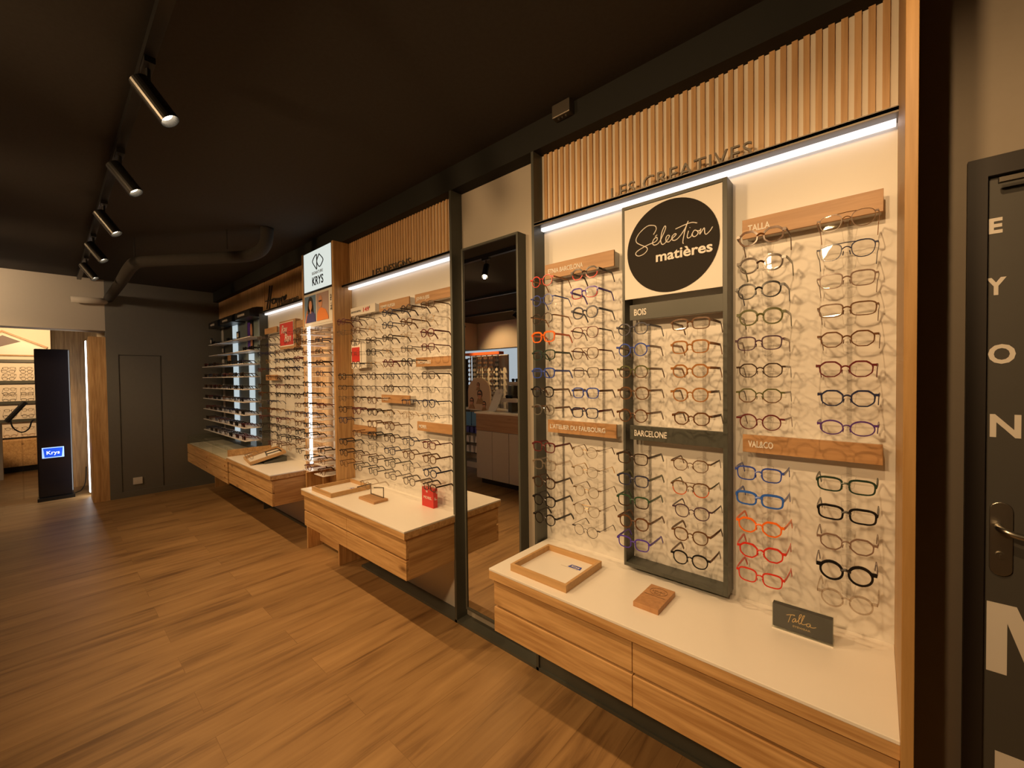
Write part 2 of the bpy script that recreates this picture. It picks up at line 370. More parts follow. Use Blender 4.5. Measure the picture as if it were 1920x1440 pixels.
for x0, x1, lb in ((-1.245, .0425, 'white worktop nearest the camera, carrying a tray and a small oak block'), (-3.221, -1.879, 'white worktop between the oak tower and the mirror'), (-5.156, -3.862, 'white worktop left of the oak tower, under the tilted tray')):
    tag(Bx(x0, x1, -.437, 0, .639, .649).obj('worktop', top_m, bev=.0015), lb, 'worktop', 'white worktops')
t = thing('oak_stand', 'low oak stand on the floor carrying the oak tower', 'stand', (-3.4, -.1, 0))
Bx(-3.70, -3.68, -.21, 0, 0, .66).obj('side_panel', oak_z, t, bev=.001)
Bx(-3.165, -3.145, -.19, 0, 0, .372).obj('side_panel', oak_z, t, bev=.001)
Bx(-3.68, -3.165, -.11, -.09, .04, .372).obj('front_board', oak_x, t)
for x in (-3.60, -3.36): Bx(x, x+.02, -.11, -.09, .372, .690).obj('upright', oak_z, t)
tag(Bx(-6.79, -6.77, -.18, -.0, 0, .358).obj('support_panel', oak_z), 'oak support panel under the far drawer case', 'support panel')

# the glass fronted case at the far end
t = thing('glass_case', 'oak drawer case with glass compartments at the far end of the wall', 'display case', (-6.1, -.2, .36))
Bx(-7.045, -5.158, -.402, 0, .36, .598).obj('carcass', oak_x, t)
for i, (a, b) in enumerate(((-7.045, -5.9), (-5.9, -5.158))):
    for z0, z1 in ((.488, .600), (.360, .476)):
        dr = Bx(a+.002, b-.002, -.425, -.402, z0, z1).obj('drawer', oak_x, t)
        MB().cyl((a+.5*(b-a)+(.45 if i == 0 else .27), -.432, (z0+z1)/2), (a+.5*(b-a)+(.45 if i == 0 else .27), -.425, (z0+z1)/2), .010, n=10).obj('knob', OAKK if 0 else oak_sign, dr)
Bx(-7.045, -5.17, -.40, -.01, .598, .604).obj('lining', cream, t)
for x in (-7.04, -6.42, -5.80):
    Bx(x, x+.006, -.42, -.02, .604, .712).obj('glass_divider', glass, t)
Bx(-7.04, -5.175, -.42, -.414, .604, .70).obj('front_pane', glass, t)
Bx(-7.04, -5.175, -.42, -.02, .712, .718).obj('top_pane', glass, t)
Bx(-5.175, -5.158, -.42, -.0, .604, .718).obj('end_board', oak_x, t)

# ------------------------------------------------------------------ eyeglasses
def lens_outline(shape, n=26):
    A, B, nn, tp, hx = {'round': (.0232, .0222, 2, 0, 0), 'panto': (.0242, .0210, 2.3, .10, 0), 'square': (.0258, .0192, 3.4, .12, 0),
                        'rectangular': (.0268, .0170, 3.6, .08, 0), 'angular': (.0250, .0200, 2.2, .10, .75), 'aviator': (.0268, .0222, 2.5, .22, 0), 'oval': (.0250, .0180, 2.1, .02, 0)}[shape]
    out = []
    for i in range(n):
        t = 2*PI*i/n; c, s = math.cos(t), math.sin(t)
        x = math.copysign(abs(c)**(2/nn), c); z = math.copysign(abs(s)**(2/nn), s)
        if hx:
            q = math.cos(PI/8)/math.cos(((t+PI/8) % (PI/4))-PI/8); q = 1+(q/.96-1)*hx; x *= q; z *= q
        x *= 1-tp*(1-z)/2
        out.append((x*A, z*B))
    return A, B, out
def curve_y(x): return 1.1*x*x
MCACHE = {}
def glasses_meshes(shape, th, shape2=False):
    th = th*1.18 if th > .0015 else th*1.25
    k = (shape, th, shape2)
    if k in MCACHE: return MCACHE[k]
    A, B, O = lens_outline(shape); n = len(O); br = .0095
    dp = .0034 if th > .0018 else .0016
    fr = MB()
    for sx in (-1, 1):
        cx = sx*(br+A)
        vs = []
        for (x, z) in O:
            r_ = math.hypot(x, z); tt = th*(1+.55*max(0, z/B)) if th > .0018 else th
            for rad, yy in ((0, 0), (tt, 0), (tt, dp), (0, dp)):
                X = cx+sx*x*(1+rad/r_); Z = z*(1+rad/r_); vs.append((X, curve_y(X)+yy, Z))
        fs = []
        for i in range(n):
            j = (i+1) % n
            for q in range(4):
                f = (i*4+q, i*4+(q+1) % 4, j*4+(q+1) % 4, j*4+q); fs.append(f if sx > 0 else f[::-1])
        o = len(fr.v); fr.v += vs; fr.f += [[i+o for i in f] for f in fs]
        # lower rim gets slot 1 so that two-tone frames work
        fr.m += [1 if O[q//4][1] < -.1*B else 0 for q in range(len(fs))]
        ex = sx*(br+2*A+th*.5); zt = B*.55
        fr.box(min(ex-sx*.003, sx*.0685), max(ex-sx*.003, sx*.0685), .002, .0065, zt-max(.0022, th*.9), zt+max(.0022, th*1.1))
    fr.tube(smooth_path([(-br-.001, .001, B*.22), (-br*.5, .0005, B*.42), (0, 0, B*.48), (br*.5, .0005, B*.42), (br+.001, .001, B*.22)], 3), max(.0012, th*.75), 6)
    if shape == 'aviator': fr.tube([(-br-A*.45, .0012, B*.98), (0, .0005, B*1.02), (br+A*.45, .0012, B*.98)], max(.0011, th*.6), 6)
    for sx in (-1, 1): fr.tube([(sx*.0068, .001, -.001), (sx*.0078, .006, -.007), (sx*.0085, .005, -.012)], .0012, 5)
    lens = []
    for sx in (-1, 1):
        m = MB(); cx = sx*(br+A)
        poly = [(cx+sx*x, z) for x, z in O]
        vs = [(x, curve_y(x)+.0008, z) for x, z in poly]+[(x, curve_y(x)+.002, z) for x, z in poly]
        m.add(vs, [tuple(range(n)), tuple(range(2*n-1, n-1, -1))]+[(i, i+n, (i+1) % n+n, (i+1) % n) for i in range(n)])
        lens.append(m)
    tem = []
    hh = .0052 if th > .0029 else (.0036 if th > .0015 else .0011); wd = .32 if th > .0015 else .9
    for sx in (-1, 1):
        P = smooth_path([(sx*.0675, .004, B*.55), (sx*.0695, .03, B*.55), (sx*.070, .095, B*.5), (sx*.0685, .118, B*.35), (sx*.067, .142, B*.55-.034)], 4)
        rs = [hh*(1-.1*i/len(P)) if th > .0015 else (hh if i < len(P)*.62 else .0022) for i in range(len(P))]
        tem.append(MB().tube(P, rs, 6, wd))
    MCACHE[k] = (fr, lens, tem); MESH = {}
    return MCACHE[k]
FR = {}
def fmat(key):
    if key in FR: return FR[key]
    C = {'red': (.62, .035, .02), 'blue': (.035, .075, .40), 'bright blue': (.035, .13, .55), 'dark brown': (.045, .024, .014), 'orange': (.85, .16, .015), 'dark green': (.02, .045, .03), 'black': (.010, .009, .009),
         'olive green': (.09, .095, .03), 'navy': (.022, .028, .075), 'violet': (.085, .045, .42), 'slate': (.07, .075, .11), 'grey': (.16, .14, .13), 'brown': (.13, .062, .025), 'caramel': (.33, .14, .035),
         'burgundy': (.12, .018, .02), 'green': (.03, .08, .04), 'plum': (.07, .035, .06), 'taupe': (.20, .13, .10), 'coral': (.62, .12, .03), 'purple': (.09, .04, .22), 'crimson': (.42, .02, .035)}
    if key == 'clear': m = clear('clear acetate', (.82, .78, .74), .10, .1, (.6, .5, .4), .12)
    elif key == 'smoky clear': m = clear('smoky clear acetate', (.62, .60, .55), .10, .1, (.35, .33, .28), .25)
    elif key == 'gold': m = flat('gold metal', (.55, .36, .16), .28, metal=1, var=0)
    elif key == 'gunmetal': m = flat('gunmetal', (.10, .085, .08), .35, metal=.8, var=0)
    elif key == 'tortoise': m = flat('tortoise acetate', (.12, .05, .018), .22, var=.85, scale=110)
    else: m = flat(key+' acetate', C[key], .25, var=0)
    FR[key] = m; return m
OM = {}
def shared(key, build):
    if key not in OM: OM[key] = build()
    return OM[key]
def child(name, me, par):
    o = bpy.data.objects.new(name, me); COL.objects.link(o); o.parent = par; return o
def glasses(x, y, z, shape, col, th, label, group, cat='eyeglasses', low=None, tip=None, name='eyeglasses', single=False, lens=None, rz=0):
    fr, ln, tm = glasses_meshes(shape, th)
    lm = lens or lens_m
    if single:
        def mk():
            m = MB()
            for src, slot in [(fr, 0)]+[(q, 1) for q in ln]+[(q, 0) for q in tm]:
                m.cur = slot; m.add(src.v, src.f)
            return m.mesh('eyeglasses_whole', [fmat(col), lm])
        o = bpy.data.objects.new(name, shared(('one', shape, th, col, lm.name), mk)); COL.objects.link(o); o.location = (x, y, z)
        tag(o, label, cat, group)
    else:
        o = thing(name, label, cat, (x, y, z), group)
        child('rim', shared(('f', shape, th, col, low), lambda: fr.mesh('rim', [fmat(col), fmat(low or col)])), o)
        for i in (0, 1):
            child('lens', shared(('l', shape, i), lambda: ln[i].mesh('lens', lm)), o)
            child('temple', shared(('t', shape, th, i, tip or col), lambda: tm[i].mesh('temple', fmat(tip or col))), o)
    o.rotation_euler = (0, 0, rz)
    return o
ZK = lambda k: round(1.905-.0845*k, 4)
ORD = ['topmost', 'second from the top', 'third from the top', 'fourth from the top', 'fifth from the top', 'sixth from the top', 'seventh from the top', 'eighth from the top', 'ninth from the top', 'tenth from the top', 'eleventh from the top', 'twelfth from the top', 'thirteenth from the top', 'fourteenth from the top']
def rail(x, ks, label, group, single=False):
    r = thing('display_rail', label, 'display rail', (x, 0, ZK(7)), group) if not single else None
    runs = []; 
    for k in ks:
        if runs and k == runs[-1][-1]+1: runs[-1].append(k)
        else: runs.append([k])
    m = MB()
    segs = []
    for g in runs:
        q = m if single else MB()
        q.box(x-.006, x+.006, -.006, 0, ZK(g[-1])-.05, min(ZK(g[0])+.028, 1.935)); segs.append(q)
    hs = []
    for k in ks:
        z = ZK(k)-.006; h = m if single else MB()
        h.box(x-.002, x+.002, -.155, -.006, z-.004, z)
        h.box(x-.060, x+.060, -.092, -.089, z-.001, z+.004)
        h.box(x-.062, x-.060, -.100, -.075, z-.001, z+.010).box(x+.060, x+.062, -.100, -.075, z-.001, z+.010)
        h.tube([(x-.018, -.030, z+.012), (x-.013, -.034, z-.024), (x, -.035, z-.030), (x+.013, -.034, z-.024), (x+.018, -.030, z+.012), (x, -.029, z+.018)], .0013, 5, closed=True)
        if not single: hs.append(h)
    if single: tag(m.obj('display_rail', acryl), label, 'display rail', group); return
    for q in segs: q.obj('strip', acryl, r)
    for h in hs: h.obj('holder', acryl, r)
G1 = 'eyeglasses on the display nearest the door'
COLS1 = [
 (-1.152, 'leftmost column, nearest display', list(range(8))+list(range(9, 14)), [('round', 'red', .0024, None, 'caramel'), ('round', 'blue', .0020, None, 'blue'), ('round', 'dark brown', .0018, None, 'caramel'), ('square', 'orange', .0046, None, 'coral'), ('square', 'dark green', .0032, None, None), ('square', 'blue', .0034, None, None), ('panto', 'black', .0034, None, 'brown'), ('panto', 'smoky clear', .0030, None, 'brown'), ('square', 'burgundy', .0032, None, None), ('square', 'clear', .0034, None, None), ('panto', 'dark brown', .0034, None, None), ('panto', 'black', .0034, None, None), ('round', 'black', .0030, None, None)]),
 (-.929, 'second column, nearest display', list(range(8))+list(range(9, 14)), [('angular', 'dark brown', .0036, 'red', 'dark brown'), ('square', 'violet', .0032, 'crimson', 'violet'), ('panto', 'slate', .0038, None, 'slate'), ('aviator', 'burgundy', .0016, None, 'dark brown'), ('aviator', 'brown', .0016, None, 'burgundy'), ('square', 'grey', .0018, None, 'burgundy'), ('square', 'blue', .0028, None, 'brown'), ('square', 'navy', .0026, None, 'burgundy'), ('round', 'gold', .0011, None, 'brown'), ('panto', 'gold', .0010, None, 'gold'), ('round', 'gold', .0012, None, 'brown'), ('aviator', 'gold', .0010, None, 'brown'), ('round', 'gunmetal', .0012, None, 'dark brown')]),
 (-.714, 'left column under round logo', list(range(3, 8))+list(range(9, 14)), [('angular', 'slate', .0026, None, None), ('round', 'blue', .0026, None, 'brown'), ('panto', 'olive green', .0026, 'brown', 'brown'), ('panto', 'brown', .0030, None, None), ('round', 'tortoise', .0026, None, None), ('square', 'dark brown', .0026, None, None), ('square', 'navy', .0026, None, 'olive green'), ('square', 'green', .0030, 'dark brown', 'green'), ('panto', 'tortoise', .0030, None, None), ('square', 'violet', .0028, None, None)]),
 (-.497, 'right column under round logo', list(range(3, 8))+list(range(9, 14)), [('rectangular', 'brown', .0032, None, None), ('square', 'caramel', .0034, None, None), ('angular', 'caramel', .0034, None, None), ('panto', 'caramel', .0030, None, 'brown'), ('angular', 'tortoise', .0030, None, None), ('angular', 'brown', .0018, None, None), ('aviator', 'brown', .0024, 'coral', 'olive green'), ('panto', 'plum', .0022, None, None), ('panto', 'brown', .0026, None, None), ('panto', 'black', .0030, None, 'tortoise')]),
 (-.282, 'column right of round logo', list(range(8))+list(range(9, 14)), [('angular', 'tortoise', .0036, None, 'tortoise'), ('panto', 'dark brown', .0036, None, 'olive green'), ('panto', 'black', .0034, None, 'navy'), ('panto', 'olive green', .0038, None, None), ('square', 'plum', .0026, None, 'taupe'), ('angular', 'dark brown', .0024, None, None), ('angular', 'olive green', .0024, 'brown', 'dark brown'), ('round', 'burgundy', .0024, None, None), ('square', 'blue', .0028, None, None), ('rectangular', 'bright blue', .0044, None, 'blue'), ('angular', 'orange', .0034, None, None), ('angular', 'red', .0032, None, None), ('square', 'red', .0026, None, None)]),
 (-.065, 'rightmost column beside oak end panel', list(range(8))+list(range(9, 14)), [('aviator', 'brown', .0014, None, 'caramel'), ('aviator', 'navy', .0018, None, None), ('square', 'taupe', .0022, None, None), ('rectangular', 'brown', .0024, None, None), ('angular', 'tortoise', .0024, None, None), ('angular', 'burgundy', .0028, None, None), ('angular', 'navy', .0030, None, None), ('oval', 'purple', .0026, None, None), ('rectangular', 'dark green', .0034, None, 'dark green'), ('rectangular', 'black', .0040, None, None), ('angular', 'taupe', .0026, None, None), ('round', 'black', .0046, None, 'plum'), ('round', 'clear', .0030, None, None)]),
]
for x, cn, ks, L in COLS1:
    rail(x, ks, 'clear acrylic holder rail, %s' % cn, 'acrylic rails on the nearest display')
    for i, (k, (sh, c, th, low, tp)) in enumerate(zip(ks, L)):
        two = (' and '+low) if low else ''
        glasses(x+random.uniform(-.003, .003), -.163+random.uniform(-.004, .004), ZK(k)+random.uniform(-.002, .002), sh, c, th,
                '%s %s eyeglasses, %s, %s' % (c+two, sh, ORD[i], cn), G1, low=low, tip=tp, rz=random.uniform(-.03, .03))
PAL = ['dark brown', 'gunmetal', 'black', 'brown', 'navy', 'tortoise', 'gunmetal', 'burgundy', 'dark brown', 'gold', 'grey', 'black']
SHP = ['round', 'panto', 'square', 'rectangular', 'panto', 'round', 'angular', 'square']
G2 = 'eyeglasses on the display between the oak tower and the mirror'
COLS2 = [(-2.017, 'first column left of the mirror', [0, 1, 2, 3, 5, 6, 7, 8, 10, 11, 12, 13]), (-2.235, 'second column left of the mirror', [0, 1, 2, 3, 4, 5, 6, 7, 8, 10, 11, 12, 13]), (-2.452, 'third column left of the mirror', [0, 1, 2, 3, 4, 5, 6, 8, 9, 10, 11, 12, 13]),
         (-2.670, 'fourth column left of the mirror', list(range(14))), (-2.887, 'second column right of the oak tower', [0, 1, 2, 3, 4, 5, 6, 7, 8, 10, 11, 12, 13]), (-3.104, 'column touching the oak tower side', [0, 1, 5, 6, 7, 8, 9, 11, 12, 13])]
rnd = random.Random(3)
for ci, (x, cn, ks) in enumerate(COLS2):
    rail(x, ks, 'clear acrylic holder rail, %s' % cn, 'acrylic rails on the middle display')
    for i, k in enumerate(ks):
        c = rnd.choice(PAL); sh = rnd.choice(SHP); th = .0011 if c in ('gold', 'gunmetal') else rnd.choice([.0016, .0024, .003])
        glasses(x+rnd.uniform(-.003, .003), -.163, ZK(k), sh, c, th, '%s %s eyeglasses, %s, %s' % (c, sh, ORD[i], cn), G2, rz=rnd.uniform(-.03, .03))
G3 = 'eyeglasses on the display left of the oak tower'
for ci, (x, cn) in enumerate([(-3.97, 'column nearest the oak tower'), (-4.20, 'second column left of the oak tower'), (-4.45, 'third column left of the oak tower'), (-4.70, 'fourth column left of the oak tower'), (-4.95, 'fifth column left of the oak tower')]):
    ks = [k for k in range(14) if not (k in (0, 1) and ci in (2,)) and not (k == 8 and ci in (1, 2)) and not (k == 5 and ci == 4)]
    rail(x, ks, 'clear acrylic holder rail, %s' % cn, 'acrylic rails on the far display', True)
    for i, k in enumerate(ks):
        c = rnd.choice(PAL); sh = rnd.choice(SHP); th = .0012 if c in ('gold', 'gunmetal') else rnd.choice([.0018, .0026, .003])
        glasses(x, -.163, ZK(k), sh, c, th, '%s %s eyeglasses, %s, %s' % (c, sh, ORD[i], cn), G3, single=True)

# ------------------------------------------------------------------ brand signs on the displays
def sign(x0, x1, z0, z1, body, label, board=oak_sign, yb=-.045, yf=-.055, tx=.018, size=.033, tm=offwhite, width=None, mount=True):
    t = thing('brand_sign', label, 'sign', ((x0+x1)/2, yf, z0), 'sign boards on the displays')
    Bx(x0, x1, yf, yb, z0, z1).obj('board', board, t, bev=.0008)
    if mount: Bx(x0+.01, x1-.004, yb, -.0, z0+.004, z1-.004).obj('mounting_block', white, t)
    if body: text(body, x0+tx, yf-.0008, z0+(z1-z0)/2-size*.36, size, tm, t, depth=.0006, width=width, bold=.0007)
    return t
sign(-1.214, -.846, 1.940, 2.010, 'ETNIA BARCELONA', 'oak sign board lettered ETNIA BARCELONA', width=.195, size=.030)
sign(-.355, .012, 1.940, 2.006, 'TALLA', 'oak sign board lettered TALLA', width=.066, size=.031)
sign(-.354, .014, 1.197, 1.258, 'VAL&CO', 'oak sign board lettered VAL&CO', width=.075, size=.031)
sign(-1.206, -.840, 1.197, 1.258, "L'ATELIER DU FAUBOURG", "oak sign board lettered L'ATELIER DU FAUBOURG", width=.300, size=.029, tx=.012)
sign(-.770, -.411, 1.697, 1.760, 'BOIS', 'dark grey sign board lettered BOIS', board=grey, yb=-.055, yf=-.066, width=.052, size=.036)
sign(-.772, -.411, 1.203, 1.262, 'BARCELONE', 'dark grey sign board lettered BARCELONE', board=grey, yb=-.055, yf=-.066, width=.135, size=.034)
t = thing('box_frame', 'tall dark grey frame standing on the nearest worktop around two columns of eyeglasses', 'frame', (-.6, -.04, .655))
MB().box(-.797, -.787, -.077, 0, .67, 2.165).obj('side_board', grey, t, bev=.0006)
MB().box(-.412, -.397, -.077, 0, .67, 2.165).obj('side_board', grey, t, bev=.0006)
MB().box(-.787, -.412, -.077, 0, .67, .685).obj('bottom_board', grey, t, bev=.0006)
MB().box(-.787, -.412, -.077, 0, 2.152, 2.165).obj('top_board', grey, t, bev=.0006)
t = thing('round_logo_sign', 'white sign with black disc reading Selection matieres in pale script', 'sign', (-.6, -.07, 1.785))
Bx(-.786, -.413, -.076, -.066, 1.783, 2.150).obj('board', offwhite, t)
MB().prism(ell(-.597, 1.967, .176, .176, 72), -.0785, -.076).obj('disc', flat('blackboard brown', (.022, .018, .014), .6, var=0, spec=.12), t)
SEL = [[(-0.662, 2.023), (-0.651, 2.04), (-0.653, 2.053), (-0.665, 2.06), (-0.687, 2.062), (-0.715, 2.046), (-0.732, 2.026), (-0.732, 2.008), (-0.711, 1.992), (-0.69, 1.979), (-0.688, 1.967), (-0.702, 1.955), (-0.723, 1.951), (-0.735, 1.959), (-0.734, 1.968), (-0.72, 1.976), (-0.692, 1.986), (-0.667, 1.991), (-0.656, 1.993), (-0.647, 2.0), (-0.648, 2.009), (-0.656, 2.008), (-0.665, 1.997), (-0.663, 1.984), (-0.652, 1.981), (-0.638, 1.989), (-0.621, 2.019), (-0.613, 2.039), (-0.618, 2.045), (-0.629, 2.022), (-0.633, 1.992), (-0.627, 1.977), (-0.616, 1.98), (-0.604, 1.994), (-0.599, 2.004), (-0.606, 2.007), (-0.612, 2.0), (-0.612, 1.986), (-0.601, 1.981), (-0.591, 1.989), (-0.574, 2.002), (-0.578, 2.007), (-0.589, 1.999), (-0.589, 1.987), (-0.578, 1.982), (-0.562, 1.991), (-0.541, 2.017), (-0.529, 2.043)], [(-0.655, 2.014), (-0.647, 2.019)], [(-0.529, 2.043), (-0.541, 2.009), (-0.549, 1.969), (-0.546, 1.963)], [(-0.576, 2.024), (-0.545, 2.031), (-0.517, 2.034), (-0.497, 2.027)], [(-0.528, 2.006), (-0.533, 1.986), (-0.529, 1.979), (-0.519, 1.983), (-0.515, 1.992), (-0.507, 2.003), (-0.497, 1.998), (-0.494, 1.989), (-0.503, 1.98), (-0.512, 1.982), (-0.515, 1.992)], [(-0.524, 2.016), (-0.522, 2.017)], [(-0.497, 1.998), (-0.486, 1.998), (-0.485, 2.003), (-0.489, 1.982), (-0.478, 1.998), (-0.472, 2.002), (-0.471, 1.984), (-0.465, 1.979), (-0.453, 1.988), (-0.444, 2.001)]]
strokes(SEL, -.0793, .0020, offwhite, t)
text('matières', -.655, -.079, 1.915, .054, offwhite, t, depth=.0006, bold=.0012, width=.208)
# middle display boards
sign(-2.285, -1.900, 1.955, 2.016, 'JOHN & JESS', 'oak sign board lettered JOHN & JESS', width=.14, size=.03)
sign(-2.726, -2.352, 1.950, 2.016, 'TOMMY HILFIGER', 'oak sign board lettered TOMMY HILFIGER', width=.19, size=.03)
sign(-2.285, -1.900, 1.540, 1.600, 'FACONNABLE', 'oak sign board lettered FACONNABLE', width=.14, size=.03)
sign(-2.716, -2.365, 1.290, 1.348, 'OAKLEY', 'oak sign board lettered OAKLEY', width=.075, size=.028)
sign(-3.148, -2.810, 1.037, 1.100, '', 'blank oak sign board low beside the oak tower')
sign(-2.282, -1.900, 1.120, 1.180, 'MOREL', 'oak sign board lettered MOREL', width=.085, size=.03)
t = sign(-3.150, -2.782, 1.962, 2.025, '', 'cream price board reading 149 above the middle display', board=offwhite)
text('accessoires', -3.14, -.0562, 1.984, .03, black, t, depth=.0006, width=.15)
text('149', -2.965, -.0562, 1.978, .045, red_m, t, depth=.0006, width=.085, bold=.0008)
text('€', -2.868, -.0562, 1.996, .024, black, t, depth=.0006)
t = thing('promotion_card', 'small cream card with red picture hung beside the oak tower', 'card', (-3.08, -.055, 1.545))
Bx(-3.150, -3.005, -.055, -.048, 1.545, 1.756).obj('card', offwhite, t)
Bx(-3.145, -2.935, -.048, 0, 1.55, 1.75).obj('mounting_block', white, t)
Bx(-3.142, -3.020, -.057, -.055, 1.597, 1.712).obj('picture', red_m, t)
text('10 €', -3.11, -.0562, 1.722, .026, black, t, depth=.0006)
# far display boards
sign(-5.112, -4.745, 1.965, 2.028, '', 'blank oak sign board above the leftmost far eyeglasses')
sign(-4.235, -3.85, 1.965, 2.030, '', 'blank oak sign board beside the red script sign')
sign(-5.105, -4.775, 1.455, 1.515, '', 'blank oak sign board halfway down the far display')
t = thing('red_script_sign', 'red square sign with white script in an oak frame on the far display', 'sign', (-4.5, -.05, 1.79))
Bx(-4.683, -4.27, -.05, -.0, 1.775, 2.062).obj('frame', oak_sign, t)
Bx(-4.66, -4.30, -.056, -.05, 1.80, 2.046).obj('board', offwhite, t)
Bx(-4.65, -4.31, -.060, -.056, 1.812, 2.038).obj('face', red_m, t)
text('Ray', -4.61, -.0625, 1.935, .12, offwhite, t, depth=.0006, shear=.4, width=.16)
text('Ban', -4.53, -.0625, 1.845, .12, offwhite, t, depth=.0006, shear=.4, width=.17)

# ------------------------------------------------------------------ standing mirror
t = thing('mirror', 'tall narrow mirror in a deep black frame between two displays', 'mirror', (-1.59, -.03, .095))
MB().box(-1.812, -1.800, -.066, 0, .100, 2.212).box(-1.390, -1.378, -.066, 0, .100, 2.212).box(-1.800, -1.390, -.066, 0, .100, .112).box(-1.800, -1.390, -.066, 0, 2.200, 2.212).obj('frame', grey, t, bev=.0006)
Bx(-1.800, -1.390, -.060, -.052, .112, 2.200).obj('mirror_glass', mirror_m, t)

# ------------------------------------------------------------------ oak tower with lit sign and shelves
t = thing('display_tower', 'oak display tower with a lit square sign on top', 'display tower', (-3.54, -.07, 0))
MB().box(-3.262, -3.232, -.150, .0, .375, 2.565).obj('side_panel', oak_z, t, bev=.001)
MB().box(-3.84, -3.81, -.150, .0, .375, 2.565).obj('side_panel', oak_z, t, bev=.001)
Bx(-3.81, -3.262, -.012, 0.0, .375, 2.20).obj('back_panel', oak_z, t)
Bx(-3.81, -3.262, -.150, 0, 1.915, 1.930).obj('canopy', white, t)
Bx(-3.80, -3.272, -.150, -.02, 2.205, 2.555).obj('sign_housing', black, t)
fc = Bx(-3.785, -3.268, -.153, -.150, 2.222, 2.553).obj('sign_face', lightbox, t)
LOGO = [[(-3.52, 2.51), (-3.552, 2.505), (-3.597, 2.472), (-3.595, 2.451), (-3.534, 2.395), (-3.522, 2.397), (-3.52, 2.51)], [(-3.473, 2.506), (-3.407, 2.456), (-3.413, 2.43), (-3.471, 2.4), (-3.52, 2.454), (-3.473, 2.506)]]
strokes(LOGO, -.1545, .0042, black, fc, 'logo', k=3)
text('SIGNATURE', -3.622, -.1535, 2.352, .034, flat('sign grey', (.25, .25, .25), .5), fc, width=.21)
text('KRYS', -3.622, -.1535, 2.262, .100, black, fc, width=.21, bold=.0018)
ps = Bx(-3.80, -3.265, -.150, -.02, 1.932, 2.203).obj('poster_board', offwhite, t)
sky, sk2, skin, hair = tile('poster blue', (.13, .24, .42)), tile('poster mauve', (.42, .30, .28)), tile('poster skin', (.62, .30, .17)), tile('poster hair', (.02, .013, .01))
navyp, orp = tile('poster navy', (.05, .045, .22)), tile('poster orange', (.80, .24, .04))
m = MB()
m.box(-3.785, -3.565, -.152, -.150, 1.955, 2.183); m.cur = 1; m.box(-3.548, -3.325, -.152, -.150, 1.955, 2.183)
m.cur = 5; m.prism([(-3.785, 1.955), (-3.74, 2.06), (-3.70, 2.08), (-3.73, 1.955)], -.1525, -.152)
m.cur = 3; m.prism(ell(-3.665, 2.105, .052, .070), -.154, -.1525).prism([(-3.72, 2.10), (-3.61, 2.10), (-3.60, 2.03), (-3.73, 2.03)], -.154, -.1525)
m.cur = 2; m.prism(ell(-3.662, 2.098, .030, .042), -.1555, -.154).box(-3.675, -3.65, -.155, -.154, 2.03, 2.06)
m.cur = 4; m.prism([(-3.76, 1.955), (-3.73, 2.02), (-3.68, 2.045), (-3.63, 2.045), (-3.575, 2.02), (-3.567, 1.955)], -.1548, -.154)
m.cur = 2; m.prism(ell(-3.47, 2.11, .034, .052), -.1548, -.152)
m.cur = 3; m.box(-3.497, -3.443, -.156, -.1548, 2.108, 2.122)
m.cur = 5; m.prism([(-3.545, 1.955), (-3.53, 2.02), (-3.49, 2.055), (-3.45, 2.06), (-3.38, 2.04), (-3.33, 1.98), (-3.327, 1.955)], -.1545, -.152)
m.obj('printed_portraits', [sky, sk2, skin, hair, navyp, orp], ps)
text('dès 19€', -3.29, -.1535, 2.15, .036, flat('sign grey', (.25, .25, .25), .5), ps, rot=(PI/2, PI/2, 0), width=.13)
Bx(-3.715, -3.688, -.165, -.150, .72, 1.915).obj('led_column', ledw, t)
Bx(-3.55, -3.50, -.03, -.012, .66, 1.915).obj('shelf_standard', white, t)
Bx(-3.29, -3.264, -.03, -.012, .66, 1.915).obj('shelf_standard', white, t)
shz = [1.845, 1.755, 1.664, 1.574, 1.489, 1.403, 1.313, 1.227, 1.141, 1.055, .969, .866, .780, .696]
wp = flat('shelf white', (.78, .74, .72), .4, var=0)
for z in shz:
    Bx(-3.425, -3.262, -.253, -.03, z-.004, z).obj('shelf', wp, t)
    Bx(-3.68, -3.53, -.240, -.03, z-.004, z).obj('shelf', wp, t)
for i, z in enumerate(shz):
    for x, cn in ((-3.605, 'left'), (-3.343, 'right')):
        c = rnd.choice(PAL); sh = rnd.choice(SHP); th = .0012 if c in ('gold', 'gunmetal') else rnd.choice([.0018, .0026, .003])
        glasses(x, -.232, z+.0205, sh, c, th, '%s %s eyeglasses on the %s tower shelf, %s' % (c, sh, cn, ORD[i]), 'eyeglasses on the oak tower shelves', single=True)

